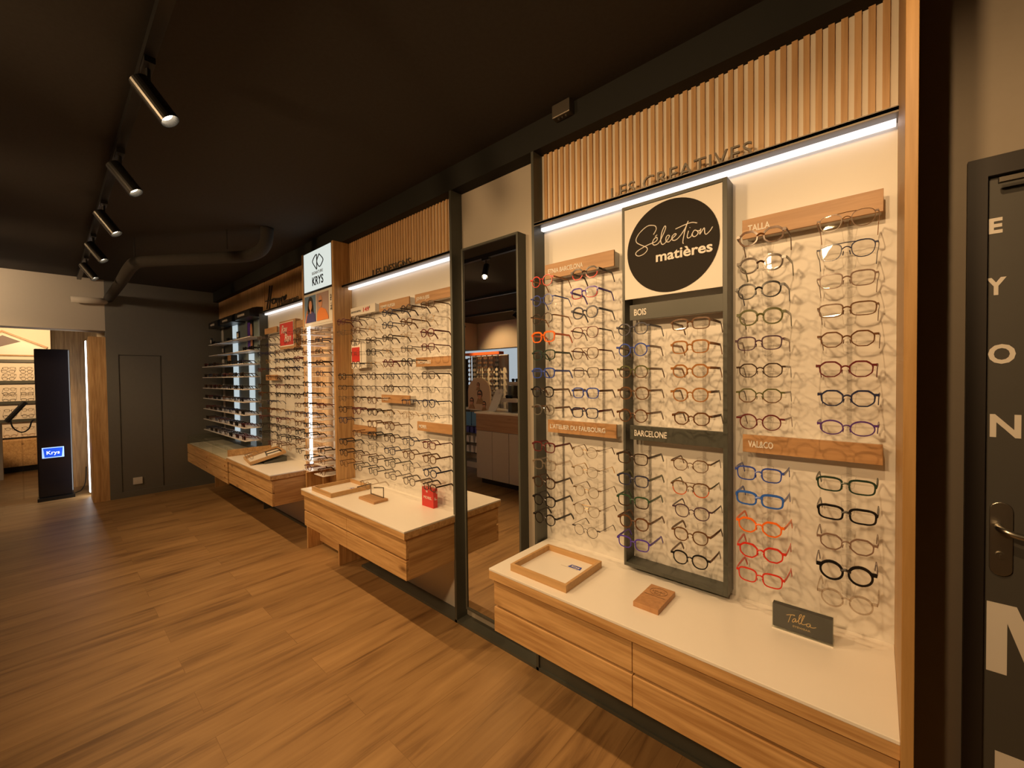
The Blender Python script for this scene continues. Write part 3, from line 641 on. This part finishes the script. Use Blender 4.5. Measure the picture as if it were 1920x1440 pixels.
# ------------------------------------------------------------------ sunglasses wall at the far end
bayp = flat('blue grey panel', (.22, .28, .29), .4)
for i, (a, b, sx0, sx1, zb, zt, brand, sm) in enumerate([(-7.05, -6.50, -7.09+.13, -6.98+.10, .72, 2.18, '', stone), (-6.48, -5.86, -6.44, -6.24, .72, 2.20, '', coolbox), (-5.84, -5.20, -5.80, -5.62, .72, 1.78, '', coolbox)]):
    side = ['leftmost', 'middle', 'right'][i]
    t = thing('sunglasses_bay', 'tall %s sunglasses bay with a black header at the far end' % side, 'display bay', ((a+b)/2, -.05, .72), 'sunglasses bays')
    Bx(a, b, -.012, .02, .72, 2.20).obj('back_panel', [grey, bayp, bayp][i], t)
    Bx(sx0, sx1, -.020, -.012, zb, zt).obj('light_strip' if i else 'pale_strip', sm, t)
    hd = MB().prism([(-.16, 2.178), (-.16, 2.25), (-.13, 2.275), (-.08, 2.29), (-.0, 2.295), (-.0, 2.178)], a+.05, b-.05, 'x').obj('header_box', black, t)
    Bx(a+.15, a+.15+.20+.03*i, -.161, -.160, 2.203, 2.228).obj('print_bar', stone, hd)  # plain bar standing in for unreadable brand print
    for z, fy in ((1.95, -.17), (1.80, -.17)):
        Bx(a+.06, b-.02, fy, -.012, z-.008, z).obj('shelf', wp, t)
    if i == 2:
        Bx(a+.03, -5.62, -.024, -.012, 1.80, 2.17).obj('poster_ground', black, t)
        Bx(-5.79, -5.70, -.028, -.024, 1.81, 2.16).obj('purple_poster', tile('purple print', (.13, .05, .50)), t)
        MB().prism(ell(-5.655, 2.05, .035, .09), -.03, -.024).prism([(-5.69, 1.82), (-5.62, 1.82), (-5.63, 2.0), (-5.68, 2.0)], -.03, -.024).obj('portrait', skin, t)
        Bx(-5.40, -5.385, -.020, -.012, .72, 2.17).obj('edge_light', coolbox, t)
NS = 0
scol = ['black', 'tortoise', 'dark brown', 'gunmetal', 'navy', 'burgundy']
rows = ['topmost', 'second', 'third', 'fourth', 'fifth', 'sixth', 'lowest']
for i, z in enumerate([1.646, 1.502, 1.359, 1.219, 1.075, .932, .789]):
    tag(Bx(-6.985, -5.20, -.248, -.012, z-.008, z).obj('long_shelf', wp), '%s long white shelf of the sunglasses wall' % rows[i], 'shelf', 'long white shelves')
    for j in range(8):
        if i == 0 and j in (3, 4): continue
        x = -6.88+j*.222+rnd.uniform(-.015, .015)
        glasses(x, -.235+rnd.uniform(-.006, .006), z+.021, rnd.choice(['square', 'panto', 'round', 'aviator']), rnd.choice(scol), .0030,
                'dark sunglasses, %s from the left on the %s long shelf' % (['first', 'second', 'third', 'fourth', 'fifth', 'sixth', 'seventh', 'eighth'][j], rows[i]), 'sunglasses on the long shelves', cat='sunglasses', name='sunglasses', single=True, lens=dlens if rnd.random() < .6 else lens_m)
for a, b, nm in ((-6.85, 1.95, 'left bay'), (-6.2, 1.95, 'middle bay'), (-5.55, 1.80, 'right bay'), (-5.33, 1.80, 'right end of the right bay')):
    glasses(a+.05, -.15, b+.021, 'square', 'black', .003, 'black sunglasses on an upper shelf of the %s' % nm, 'sunglasses on the upper shelves', cat='sunglasses', name='sunglasses', single=True, lens=dlens)
t = thing('gift_box', 'small tan box with a black side on the topmost long shelf', 'box', (-6.10, -.12, 1.646))
Bx(-6.17, -6.03, -.15, -.09, 1.646, 1.775).obj('box_body', [oak_sign], t); Bx(-6.03, -5.99, -.15, -.09, 1.646, 1.775).obj('box_side', black, t)
for x, z in ((-6.97, 1.95), (-6.40, 1.80), (-5.76, 1.95)):
    t = thing('name_plate', 'small black name plate on the upper shelf of the %s bay' % {-6.97: 'leftmost', -6.40: 'middle', -5.76: 'right'}[x], 'name plate', (x+.04, -.15, z), 'small black name plates')
    Bx(x, x+.10, -.155, -.145, z, z+.09).obj('plate', black, t); Bx(x+.02, x+.08, -.157, -.155, z+.02, z+.07).obj('print', stone, t)

# ------------------------------------------------------------------ things on the worktops
tray_m = wood('tray oak', (.56, .35, .155), (.47, .28, .12), 'x', knots=False, sc=.8)
def tray(name, x0, x1, y0, y1, z, label, group=None, h=.030, logo=True):
    t = thing(name, label, 'tray', ((x0+x1)/2, (y0+y1)/2, z), group)
    w_ = .012
    MB().box(x0, x1, y0, y0+w_, z, z+h).box(x0, x1, y1-w_, y1, z, z+h).box(x0, x0+w_, y0+w_, y1-w_, z, z+h).box(x1-w_, x1, y0+w_, y1-w_, z, z+h).obj('rim', tray_m, t, bev=.0008)
    b = Bx(x0+w_, x1-w_, y0+w_, y1-w_, z, z+.006).obj('base', top_m, t)
    if logo:
        lx, ly = x0+(x1-x0)*.60, y0+(y1-y0)*.66
        MB().add([(lx, ly, z+.0064), (lx+.062, ly, z+.0064), (lx+.056, ly+.026, z+.0064), (lx+.006, ly+.026, z+.0064), (lx, ly, z+.006), (lx+.062, ly, z+.006), (lx+.056, ly+.026, z+.006), (lx+.006, ly+.026, z+.006)], [(0, 1, 2, 3), (4, 7, 6, 5), (0, 4, 5, 1), (1, 5, 6, 2), (2, 6, 7, 3), (3, 7, 4, 0)]).obj('printed_logo', blue_m, b)
        text('Krys', lx+.011, ly+.007, z+.0066, .020, offwhite, b, rot=(0, 0, 0), depth=.0002, bold=.0006, width=.040)
        Bx(lx-.03, lx+.055, ly-.006, ly-.005, z+.006, z+.0062).obj('printed_line', OAKL, b)
    return t
OAKL = flat('thin brown print', (.13, .065, .03), .6, var=0)
tray('wooden_tray', -1.158, -.876, -.395, -.125, .649, 'shallow oak tray with blue logo on the worktop nearest the camera', 'oak trays')
tray('wooden_tray', -3.106, -2.800, -.405, -.105, .649, 'shallow oak tray with blue logo on the middle worktop', 'oak trays')
tt = tray('wooden_tray', -.19, .19, -.16, .16, 0, 'tilted oak tray with two pairs of eyeglasses on the far worktop', 'oak trays', logo=False)
tt.location = (-4.62, -.235, .690); tt.rotation_euler = (math.radians(14), 0, math.radians(-8))
tag(MB().prism([(-.30, .649), (-.10, .649), (-.10, .700), (-.30, .662)], -4.75, -4.42, 'x').obj('tray_riser', grey), 'dark grey wedge under the tilted oak tray', 'stand')
glasses(-4.68, -.36, .697, 'round', 'clear', .003, 'clear eyeglasses at the front of the tilted oak tray', 'eyeglasses in the tilted tray', single=True).rotation_euler = (.24, 0, .3)
glasses(-4.52, -.26, .727, 'square', 'black', .0026, 'black eyeglasses at the middle of the tilted oak tray', 'eyeglasses in the tilted tray', single=True).rotation_euler = (.24, 0, -.2)
t = thing('engraved_block', 'small engraved oak block lying on the nearest worktop', 'block', (-.6, -.23, .649))
Bx(-.647, -.556, -.312, -.152, .649, .667).obj('block', wood('block oak', (.50, .27, .12), (.38, .19, .08), 'z', knots=False), t, bev=.001)
m = MB().tube([(-.6015+.031*math.cos(a), -.195+.026*math.sin(a), .6675) for a in [2*PI*k/40 for k in range(40)]], .0006, 4, closed=True)
m.box(-.640, -.565, -.2315, -.229, .667, .6674).obj('engraving', OAKL, t)
text('LOUBO', -.624, -.199, .6672, .015, OAKL, t, rot=(0, 0, 0), depth=.0002, width=.045)
text('BOIS', -.613, -.2125, .6672, .010, OAKL, t, rot=(0, 0, 0), depth=.0002, width=.024)
t = thing('acrylic_sign_holder', 'black card with gold script Talla in a clear stand on the nearest worktop', 'sign', (-.175, -.12, .649))
MB().box(-.252, -.094, -.140, -.137, .649, .731).box(-.252, -.094, -.137, -.09, .649, .652).box(-.252, -.094, -.112, -.109, .652, .731).obj('clear_stand', glass, t)
cdm = tile('charcoal card', (.035, .037, .036), .5)
Bx(-.250, -.096, -.1355, -.113, .657, .729).obj('card', cdm, t)
Bx(-.252, -.094, -.1405, -.140, .649, .653).obj('foot_line', offwhite, t)
TALLA = [[(-0.212, 0.704), (-0.2, 0.709), (-0.19, 0.711)], [(-0.19, 0.709), (-0.199, 0.709), (-0.203, 0.698), (-0.207, 0.684), (-0.207, 0.682)], [(-0.187, 0.7), (-0.193, 0.698), (-0.197, 0.689), (-0.193, 0.688), (-0.187, 0.698), (-0.188, 0.69), (-0.182, 0.696), (-0.174, 0.713), (-0.173, 0.719), (-0.178, 0.714), (-0.18, 0.691), (-0.175, 0.691), (-0.167, 0.712), (-0.165, 0.719), (-0.17, 0.713), (-0.173, 0.692), (-0.167, 0.69), (-0.159, 0.695)], [(-0.151, 0.698), (-0.158, 0.696), (-0.16, 0.689), (-0.154, 0.688), (-0.15, 0.697), (-0.15, 0.689), (-0.143, 0.689), (-0.136, 0.693)]]
goldp = tile('gold print', (.62, .44, .20), .4)
strokes(TALLA, -.1362, .0010, goldp, t)
text('EYEWEAR', -.196, -.1359, .672, .008, goldp, t, depth=.0003, width=.045)
# stand with clear eyeglasses, red block
t = thing('eyewear_stand', 'oak base with a thin metal bracket holding clear eyeglasses, middle worktop', 'stand', (-2.54, -.24, .649))
Bx(-2.636, -2.438, -.29, -.185, .649, .665).obj('base', oak_sign, t, bev=.002)
MB().tube([(-2.632, -.30, .732), (-2.632, -.20, .735), (-2.632, -.20, .665), (-2.470, -.20, .665), (-2.470, -.20, .735), (-2.470, -.27, .75)], .0042, 6).obj('bracket', bronze, t)
glasses(-2.56, -.285, .755, 'round', 'clear', .0032, 'clear eyeglasses resting on the metal bracket of the oak stand', 'eyeglasses on stands', single=True)
t = thing('brand_block', 'red block with white letters MOREL on the middle worktop', 'block', (-2.12, -.08, .649))
Bx(-2.188, -2.070, -.095, -.062, .649, .770).obj('block', red_m, t, bev=.0008)
text('MOREL', -2.17, -.0957, .700, .024, offwhite, t, width=.082, depth=.0005)
text('*', -2.146, -.0957, .725, .045, offwhite, t, depth=.0005, width=.02)
text('✕', -2.146, -.0957, .735, .02, offwhite, t, depth=.0005, width=.016) if 0 else None
text('*', -.0695-2.0, -.075, .725, .04, offwhite, t, rot=(PI/2, 0, PI/2), depth=.0005, width=.012)
text('L', -2.0695, -.088, .700, .024, offwhite, t, rot=(PI/2, 0, PI/2), depth=.0005, width=.018)
glasses(-2.128, -.10, .785, 'round', 'clear', .003, 'clear eyeglasses standing on the red block', 'eyeglasses on stands', single=True)

# ------------------------------------------------------------------ outlet, duct, pipe, detector box
t = thing('wall_socket', 'white wall socket low on the charcoal far wall', 'socket', (-7.05, -.935, .16))
Bx(-7.06, -7.05, -.980, -.890, .150, .235).obj('plate', white, t, bev=.001)
MB().cyl((-7.051, -.958, .192), (-7.0485, -.958, .192), .017, n=14).cyl((-7.051, -.912, .192), (-7.0485, -.912, .192), .017, n=14).obj('outlet', offwhite, t)
duct = MB().tube(smooth_path([(-7.06, -1.15, 2.48), (-6.0, -1.15, 2.48), (-4.95, -1.16, 2.48), (-4.72, -1.13, 2.48), (-4.55, -1.03, 2.48), (-3.98, -.63, 2.48), (-3.82, -.52, 2.50), (-3.74, -.47, 2.57), (-3.72, -.46, 2.70)], 5), .047, 18)
t = thing('ceiling_duct', 'round black ventilation duct bending below the ceiling', 'duct', (-5, -1, 2.42))
duct.obj('pipe', ceil_m, t, smooth=True)
for x, y in ((-4.8, -1.15), (-4.0, -.67)): MB().tube([(x, y, 2.54), (x, y, 2.70)], .004, 5).obj('hanger_rod', ceil_m, t)
tag(MB().tube([(-7.055, -1.19, 2.435), (-7.02, -1.20, 2.435), (-7.0, -1.24, 2.43), (-7.0, -1.47, 2.42)], .036, 16).obj('white_pipe', beige, smooth=True), 'short beige pipe along the passage bulkhead', 'pipe')
t = thing('detector_box', 'small dark sensor box on the grey header beam', 'sensor', (-1.05, -.1, 2.65))
Bx(-1.115, -1.02, -.125, -.084, 2.64, 2.70).obj('housing', bronze, t, bev=.004)
MB().cyl((-1.09, -.105, 2.637), (-1.09, -.105, 2.640), .005, n=10).cyl((-1.07, -.105, 2.637), (-1.07, -.105, 2.640), .005, n=10).cyl((-1.05, -.105, 2.637), (-1.05, -.105, 2.640), .005, n=10).obj('indicator', steel, t)

# ------------------------------------------------------------------ track lighting
def track_spot(x, y, aim, label, energy, group, zt=2.66, ang=88, soft=.012, tint=WARM):
    t = thing('track_spotlight', label, 'spotlight', (x, y, zt), group)
    p = Vector((x, y, zt-.11)); d = (Vector(aim)-p).normalized()
    Bx(x-.05, x+.05, y-.016, y+.016, zt-.022, zt).obj('adapter', black, t)
    MB().tube([(x, y, zt-.02), (x, y, zt-.10)], .008, 8).obj('stem', black, t)
    a = p-d*.05; b = p+d*.115
    q = MB().cyl(a, b, .033, n=24); 
    # open the front: drop the end cap and add an inner reflector
    q.f.pop(); q.m.pop()
    q.tube([b, b-d*.03], [.031, .024], 24); q.f.pop(-2); q.m.pop(-2)
    q.obj('lamp_body', black, t, smooth=False)
    MB().cyl(b-d*.028, b-d*.022, .022, n=20).obj('lamp_lens', lampface, t)
    ld = bpy.data.lights.new('spot_beam', 'SPOT'); ld.energy = energy; ld.color = tint; ld.spot_size = math.radians(ang); ld.spot_blend = .75; ld.shadow_soft_size = soft
    lo = bpy.data.objects.new('spot_beam', ld); COL.objects.link(lo); lo.parent = t
    lo.location = (b+d*.012)-Vector((x, y, zt)); lo.rotation_euler = d.to_track_quat('-Z', 'Y').to_euler()
    return t
tag(Bx(-7.0, 2.2, -1.418, -1.382, 2.66, CZ).obj('light_track', black), 'long black light track on the ceiling along the displays', 'light track')
for i, x in enumerate((-5.69, -4.79, -3.86, -2.95, -2.05, -1.15, -.12)):
    lb = 'black track spotlight, %s' % ['farthest on the near track', 'second farthest on the near track', 'third from the far end of the near track', 'second nearest visible on the near track', 'nearest visible on the near track', 'just out of view over the nearest display', 'overhead beside the camera', 'behind the camera near the door'][i]
    aim = (x+.26*2.4, -1.40+.43*2.4, 2.55-.866*2.4+.35) if i < 5 else ((x+.22, 0, 1.15) if i < 7 else (.9, 0, 1.2))
    track_spot(x, -1.40, aim, lb, SPOT_W*(1 if i < 5 else .72), 'spotlights on the near track', ang=100 if i < 5 else 96)
tag(Bx(-6.5, 2.2, -2.918, -2.882, 2.66, CZ).obj('light_track', black), 'added black track behind the camera, carrying the fill spotlights', 'light track')  # invented track, only there to carry the ambient fill lamps below
for i, x in enumerate((-6.2, -5.2, -3.7, -2.2, -.7)):
    track_spot(x, -2.90, (-7.06, -2.1, 2.2) if i == 0 else ((x-.2, 0, 1.5) if i < 3 else (x+.2, 0, 1.1)), 'added fill spotlight on the middle track, number %s from the far end' % ['one', 'two', 'three', 'four', 'five', 'six'][i], (60, 46, 46, 74, 120)[i], 'added fill spotlights on the middle track', ang=96 if i == 0 else (84 if i < 3 else 104), soft=.09, tint=WARM if i else (1, .72, .46))  # invented soft fill for displays and drawer fronts; the first lifts the bulkhead
track_spot(-5.75, -2.90, (-7.3, -1.7, .7), 'added fill spotlight on the middle track aimed at the passage', 55, 'added fill spotlights on the middle track', ang=70, soft=.05)  # extra fill lamp, added to brighten the passage
track_spot(-3.0, -2.90, (-3.9, -2.1, 0), 'added fill spotlight on the middle track aimed down at the floor', 34, 'added fill spotlights on the middle track', ang=120, soft=.09)  # extra fill lamp, added to lift the floor on the left
tag(Bx(-7.0, 1.5, -4.118, -4.082, 2.66, CZ).obj('light_track', black), 'black light track over the far side of the shop', 'light track')
for i, x in enumerate((-6.4, -4.9, -3.4, -1.9, -.4)):
    track_spot(x, -4.10, (x+.2, -5.2, 1.8), 'black spotlight on the rear track, number %s from the far end' % ['one', 'two', 'three', 'four', 'five'][i], 70, 'spotlights on the rear track')

# ------------------------------------------------------------------ the passage and back room
t = thing('lit_wood_block', 'tall oak portal block with a bright vertical light at its edge', 'portal', (-7.6, -1.26, 0))
Bx(-7.45, -7.065, -1.338, -1.19, 0, 2.005).obj('oak_block', oak_z, t)
Bx(-7.60, -7.50, -1.345, -1.31, .05, 1.98).obj('light_column', ledw, t)
struct(Bx(-8.40, -8.33, -1.60, -1.19, 0, 2.16).obj('wall_passage', oak_z))
tag(Bx(-8.33, -8.30, -1.62, -1.59, 0, 2.20).obj('door_jamb', cheek_m), 'bright oak jamb at the left edge of the passage wall', 'jamb')
t = thing('kiosk', 'tall glossy black kiosk with a small lit blue logo screen', 'kiosk', (-7.68, -1.63, 0))
gl = flat('glossy black glass', (.012, .010, .012), .06, var=0)
Bx(-7.72, -7.66, -1.775, -1.480, .04, 1.872).obj('body', gl, t, bev=.012)
Bx(-7.78, -7.62, -1.785, -1.470, 0, .04).obj('foot', black, t)
sc_ = Bx(-7.66, -7.656, -1.737, -1.553, .525, .655).obj('screen', emit('pale blue screen', (.35, .55, 1.0), 1.1), t)
MB().prism([(-1.727, .645), (-1.563, .645), (-1.573, .535), (-1.717, .535)], -7.656, -7.654, 'x').obj('logo_ground', emit('blue screen', (.01, .08, .75), .8), sc_)
text('Krys', -7.6535, -1.703, .57, .06, emit('white screen', (.75, .85, 1), 1.0), sc_, rot=(PI/2, 0, PI/2), depth=.0004, width=.11, bold=.001)
tag(MB().tube(smooth_path([(-7.72, -1.49, .03), (-7.9, -1.44, .012), (-8.0, -1.40, .012), (-8.05, -1.36, .1), (-8.1, -1.345, .3)]), .006, 6).obj('cable', black, smooth=True), 'thin black cable from the kiosk along the passage', 'cable')
t = thing('giant_eyeglasses', 'large black eyeglasses shaped ornament beside the kiosk', 'ornament', (-8.0, -1.9, .9))
MB().tube([(-8.0, -2.02, .98), (-8.0, -1.86, 1.22)], .028, 8, .5).tube(smooth_path([(-8.0, -1.985, .99), (-8.0, -1.965, .90), (-8.0, -1.90, .84), (-8.0, -1.84, .88), (-8.0, -1.815, .97), (-8.0, -1.79, .99)]), .008, 8).obj('rim', black, t)
MB().tube([(-8.0, -1.9, .0), (-8.0, -1.9, .85)], .006, 6).obj('rod', acryl, t)
# back display with the house outline
XB = -10.70
t = thing('house_display', 'back room display with an oak house outline over rows of eyeglasses', 'display', (XB, -2.0, 0))
Bx(XB-.04, XB, -3.1, -1.62, .55, 2.42).obj('back_board', cream, t)
MB().tube([(XB+.03, -2.75, 1.93), (XB+.03, -2.14, 2.30), (XB+.03, -1.66, 2.05)], .022, 4).obj('house_outline', oak_sign, t)
MB().prism([(-2.72, 1.90), (-2.14, 2.25), (-1.68, 2.02), (-1.68, 1.90)], XB, XB+.015, 'x').obj('gable', white, t)
MB().prism([(-2.5, 1.98), (-2.14, 2.235), (-1.95, 2.14), (-2.3, 1.99)], XB+.015, XB+.02, 'x').obj('gable_patch', flat('mauve grey', (.2, .16, .16), .6), t)  # mauve grey patch across the middle of the gable
Bx(XB, XB+.30, -3.0, -1.70, .10, .52).obj('drawer_base', oak_x, t); Bx(XB, XB+.22, -3.0, -1.70, 0, .10).obj('plinth', black, t)
for z in (1.90, 1.79, 1.44, 1.10, .80): Bx(XB, XB+.03, -2.9, -1.68, z-.0, z+(.05 if z < 1.9 else .02)).obj('label_strip', grey if z < 1.9 else cheek_m, t)
struct(Bx(-9.9, -9.80, -2.30, -2.14, 0, .85).obj('trim_8', beige))
n = 0
for r, z in enumerate((1.69, 1.58, 1.35, 1.25, 1.0, .70)):
    for j in range(6):
        glasses(XB+.12, -2.62+j*.18, z, SHP[(r+j) % 8], 'dark brown', .003, 'dark eyeglasses on the back room display, row %s, place %s' % (['one', 'two', 'three', 'four', 'five', 'six'][r], ['one', 'two', 'three', 'four', 'five', 'six'][j]), 'eyeglasses on the back room display', single=True, rz=PI/2)
bl = thing('back_room_spotlight', 'small black spotlight on the back room ceiling', 'spotlight', (-9.1, -1.9, 2.42))
MB().cyl((-9.1, -1.9, 2.45), (-9.14, -1.9, 2.36), .03, n=16).obj('lamp_body', black, bl)
ld = bpy.data.lights.new('spot_beam', 'SPOT'); ld.energy = 150; ld.color = (1, .62, .30); ld.spot_size = math.radians(70); ld.spot_blend = .15; ld.shadow_soft_size = .02
lo = bpy.data.objects.new('spot_beam', ld); COL.objects.link(lo); lo.parent = bl; lo.location = (-.05, 0, -.1); lo.rotation_euler = Vector((-1.5, .1, -.75)).to_track_quat('-Z', 'Y').to_euler()

# ------------------------------------------------------------------ far side of the shop, seen in the mirror
t = thing('island_cabinet', 'stone grey cabinet with an oak band and white top, seen in the mirror', 'cabinet', (-3.4, -2.6, 0))
Bx(-4.13, -2.6, -2.86, -2.37, .085, .735).obj('carcass', stone, t)
for a, b in ((-4.13, -3.833), (-3.83, -3.535), (-3.53, -3.235), (-3.23, -2.93), (-2.93, -2.63)): Bx(a+.001, b-.001, -2.37, -2.352, .085, .728).obj('door', stone, t)
Bx(-4.13, -2.6, -2.86, -2.35, .735, .965).obj('oak_band', wood('cabinet oak', (.40, .25, .14), (.30, .17, .09), 'x'), t)
Bx(-4.15, -2.58, -2.88, -2.335, .965, .985).obj('white_top', top_m, t)
Bx(-4.10, -2.65, -2.80, -2.42, 0, .085).obj('plinth', black, t)
t = thing('care_product_shelf', 'open shelf unit with cleaning products, seen in the mirror', 'shelf unit', (-4.5, -2.8, 0))
MB().box(-4.90, -4.14, -2.95, -2.93, .085, .965).box(-4.90, -4.88, -2.93, -2.72, .085, .965).box(-4.17, -4.152, -2.93, -2.72, .085, .965).box(-4.88, -4.16, -2.93, -2.72, .085, .17).obj('carcass', stone, t)
for z in (.30, .45, .60): Bx(-4.88, -4.16, -2.93, -2.72, z, z+.012).obj('shelf', grey, t)
Bx(-4.92, -4.152, -2.97, -2.70, .965, .985).obj('white_top', top_m, t)
for k, x in enumerate((-4.70, -4.55, -4.40, -4.26)):
    tag(Bx(x-.065, x+.065, -2.74, -2.72, .72, .93).obj('blue_poster_card', tile('sky blue card', (.10, .28, .55))), 'blue card in the reflected product shelf, place %s' % ['one', 'two', 'three', 'four'][k], 'card', 'blue cards')
for r, z in enumerate((.312, .462)):
    for k in range(6):
        x = -4.74+k*.10
        tag(MB().prism([(x-.035, z), (x+.035, z), (x+.018, z+.10), (x-.018, z+.10)], -2.80, -2.74).obj('white_bottle', offwhite), 'white bottle in the reflected product shelf, %s row' % ('lower' if r == 0 else 'upper'), 'bottle', 'white bottles %s row' % ('lower' if r == 0 else 'upper'))
for k in range(6):
    x = -4.74+k*.10
    tag(Bx(x-.035, x+.035, -2.80, -2.74, .612, .70).obj('purple_box', tile('indigo box', (.05, .04, .25))), 'purple box in the reflected product shelf', 'box', 'purple boxes')
t = thing('arched_standee', 'arched cream standee with printed portraits, seen in the mirror', 'standee', (-4.33, -2.6, .985))
MB().prism([(-4.56, .985), (-4.10, .985), (-4.10, 1.25)]+[(-4.33+.23*math.cos(a), 1.25+.20*math.sin(a)) for a in [PI*k/14 for k in range(1, 14)]]+[(-4.56, 1.25)], -2.62, -2.60).obj('board', tile('warm cream card', (.62, .45, .30)), t)
m = MB(); 
for cx, cz, s in ((-4.48, 1.10, .04), (-4.31, 1.20, .05), (-4.22, 1.06, .035), (-4.34, 1.34, .028)):
    m.cur = 1; m.prism(ell(cx, cz+s*.25, s*1.05, s*1.3), -2.60, -2.597); m.cur = 0; m.prism(ell(cx, cz, s*.8, s*1.1), -2.597, -2.594); m.cur = 1; m.box(cx-s*.7, cx+s*.7, -2.594, -2.592, cz+s*.05, cz+s*.4)
    m.cur = 2; m.prism([(cx-s*1.6, cz-s*2.6), (cx+s*1.6, cz-s*2.6), (cx+s*.8, cz-s*.9), (cx-s*.8, cz-s*.9)], -2.60, -2.596)
m.obj('printed_portraits', [skin, hair, tile('print mustard', (.35, .2, .08))], t)
t = thing('leaning_notice', 'white notice leaning on the reflected cabinet top', 'notice', (-3.95, -2.55, .985))
MB().add([(-4.05, -2.50, .985), (-3.90, -2.50, .985), (-3.83, -2.60, 1.29), (-3.98, -2.60, 1.29), (-4.05, -2.51, .985), (-3.90, -2.51, .985), (-3.83, -2.61, 1.29), (-3.98, -2.61, 1.29)], [(0, 1, 2, 3), (7, 6, 5, 4), (0, 4, 5, 1), (1, 5, 6, 2), (2, 6, 7, 3), (3, 7, 4, 0)]).obj('sheet', offwhite, t)
t = thing('sunglasses_riser', 'grey two tier riser on the reflected cabinet', 'riser', (-3.5, -2.6, .985))
Bx(-3.80, -3.2, -2.62, -2.50, 1.12, 1.17).box(-3.80, -3.2, -2.75, -2.63, 1.34, 1.39).obj('tier', stone, t); Bx(-3.72, -3.66, -2.70, -2.56, .985, 1.34).box(-3.3, -3.24, -2.70, -2.56, .985, 1.34).obj('post', grey, t)
for r, (y, z) in enumerate(((-2.55, 1.191), (-2.68, 1.411))):
    for k in range(3):
        glasses(-3.70+.2*k, y, z, 'square', scol[k], .003, 'sunglasses on the %s tier of the reflected riser' % ('lower' if r == 0 else 'upper'), 'sunglasses on the %s tier' % ('lower' if r == 0 else 'upper'), cat='sunglasses', name='sunglasses', single=True, lens=dlens, rz=PI)
t = thing('rotating_display', 'tall eyewear display with an orange header, seen in the mirror', 'display', (-6.3, -4.7, 0))
Bx(-6.95, -5.9, -4.85, -4.70, 1.93, 1.99).obj('orange_header', tile('orange board', (.85, .16, .04)), t)
for k in range(6):
    x = -6.85+k*.17
    MB().box(x-.008, x+.008, -4.79, -4.77, .1, 1.95).obj('post', steel, t)
    m = MB()
    for j in range(12): m.prism(ell(x-.03, 1.86-j*.10, .024, .026, 10), -4.74, -4.735).prism(ell(x+.03, 1.86-j*.10, .024, .026, 10), -4.74, -4.735).box(x-.06, x+.06, -4.76, -4.74, 1.87-j*.10, 1.876-j*.10)
    m.obj('eyeglasses_row', black if k in (1, 5) else OAKL, t)
Bx(-7.0, -5.85, -4.95, -4.75, 0, .1).obj('base', black, t)
tag(Bx(-6.98, -5.88, -4.99, -4.95, .1, 1.93).obj('backboard', tile('cream display board', (.75, .66, .50))), 'cream back board behind the orange header display', 'board')  # board in one even cream colour
struct(Bx(-10.6, -7.4, -7.66, -7.62, .5, 2.3).obj('window_1', emit('daylight pane', (.75, .88, 1.0), .55)))
tag(Bx(-8.2, -7.5, -5.3, -5.2, 0, 1.9).obj('dark_screen', grey), 'dark upright screen at the far side of the shop', 'screen')
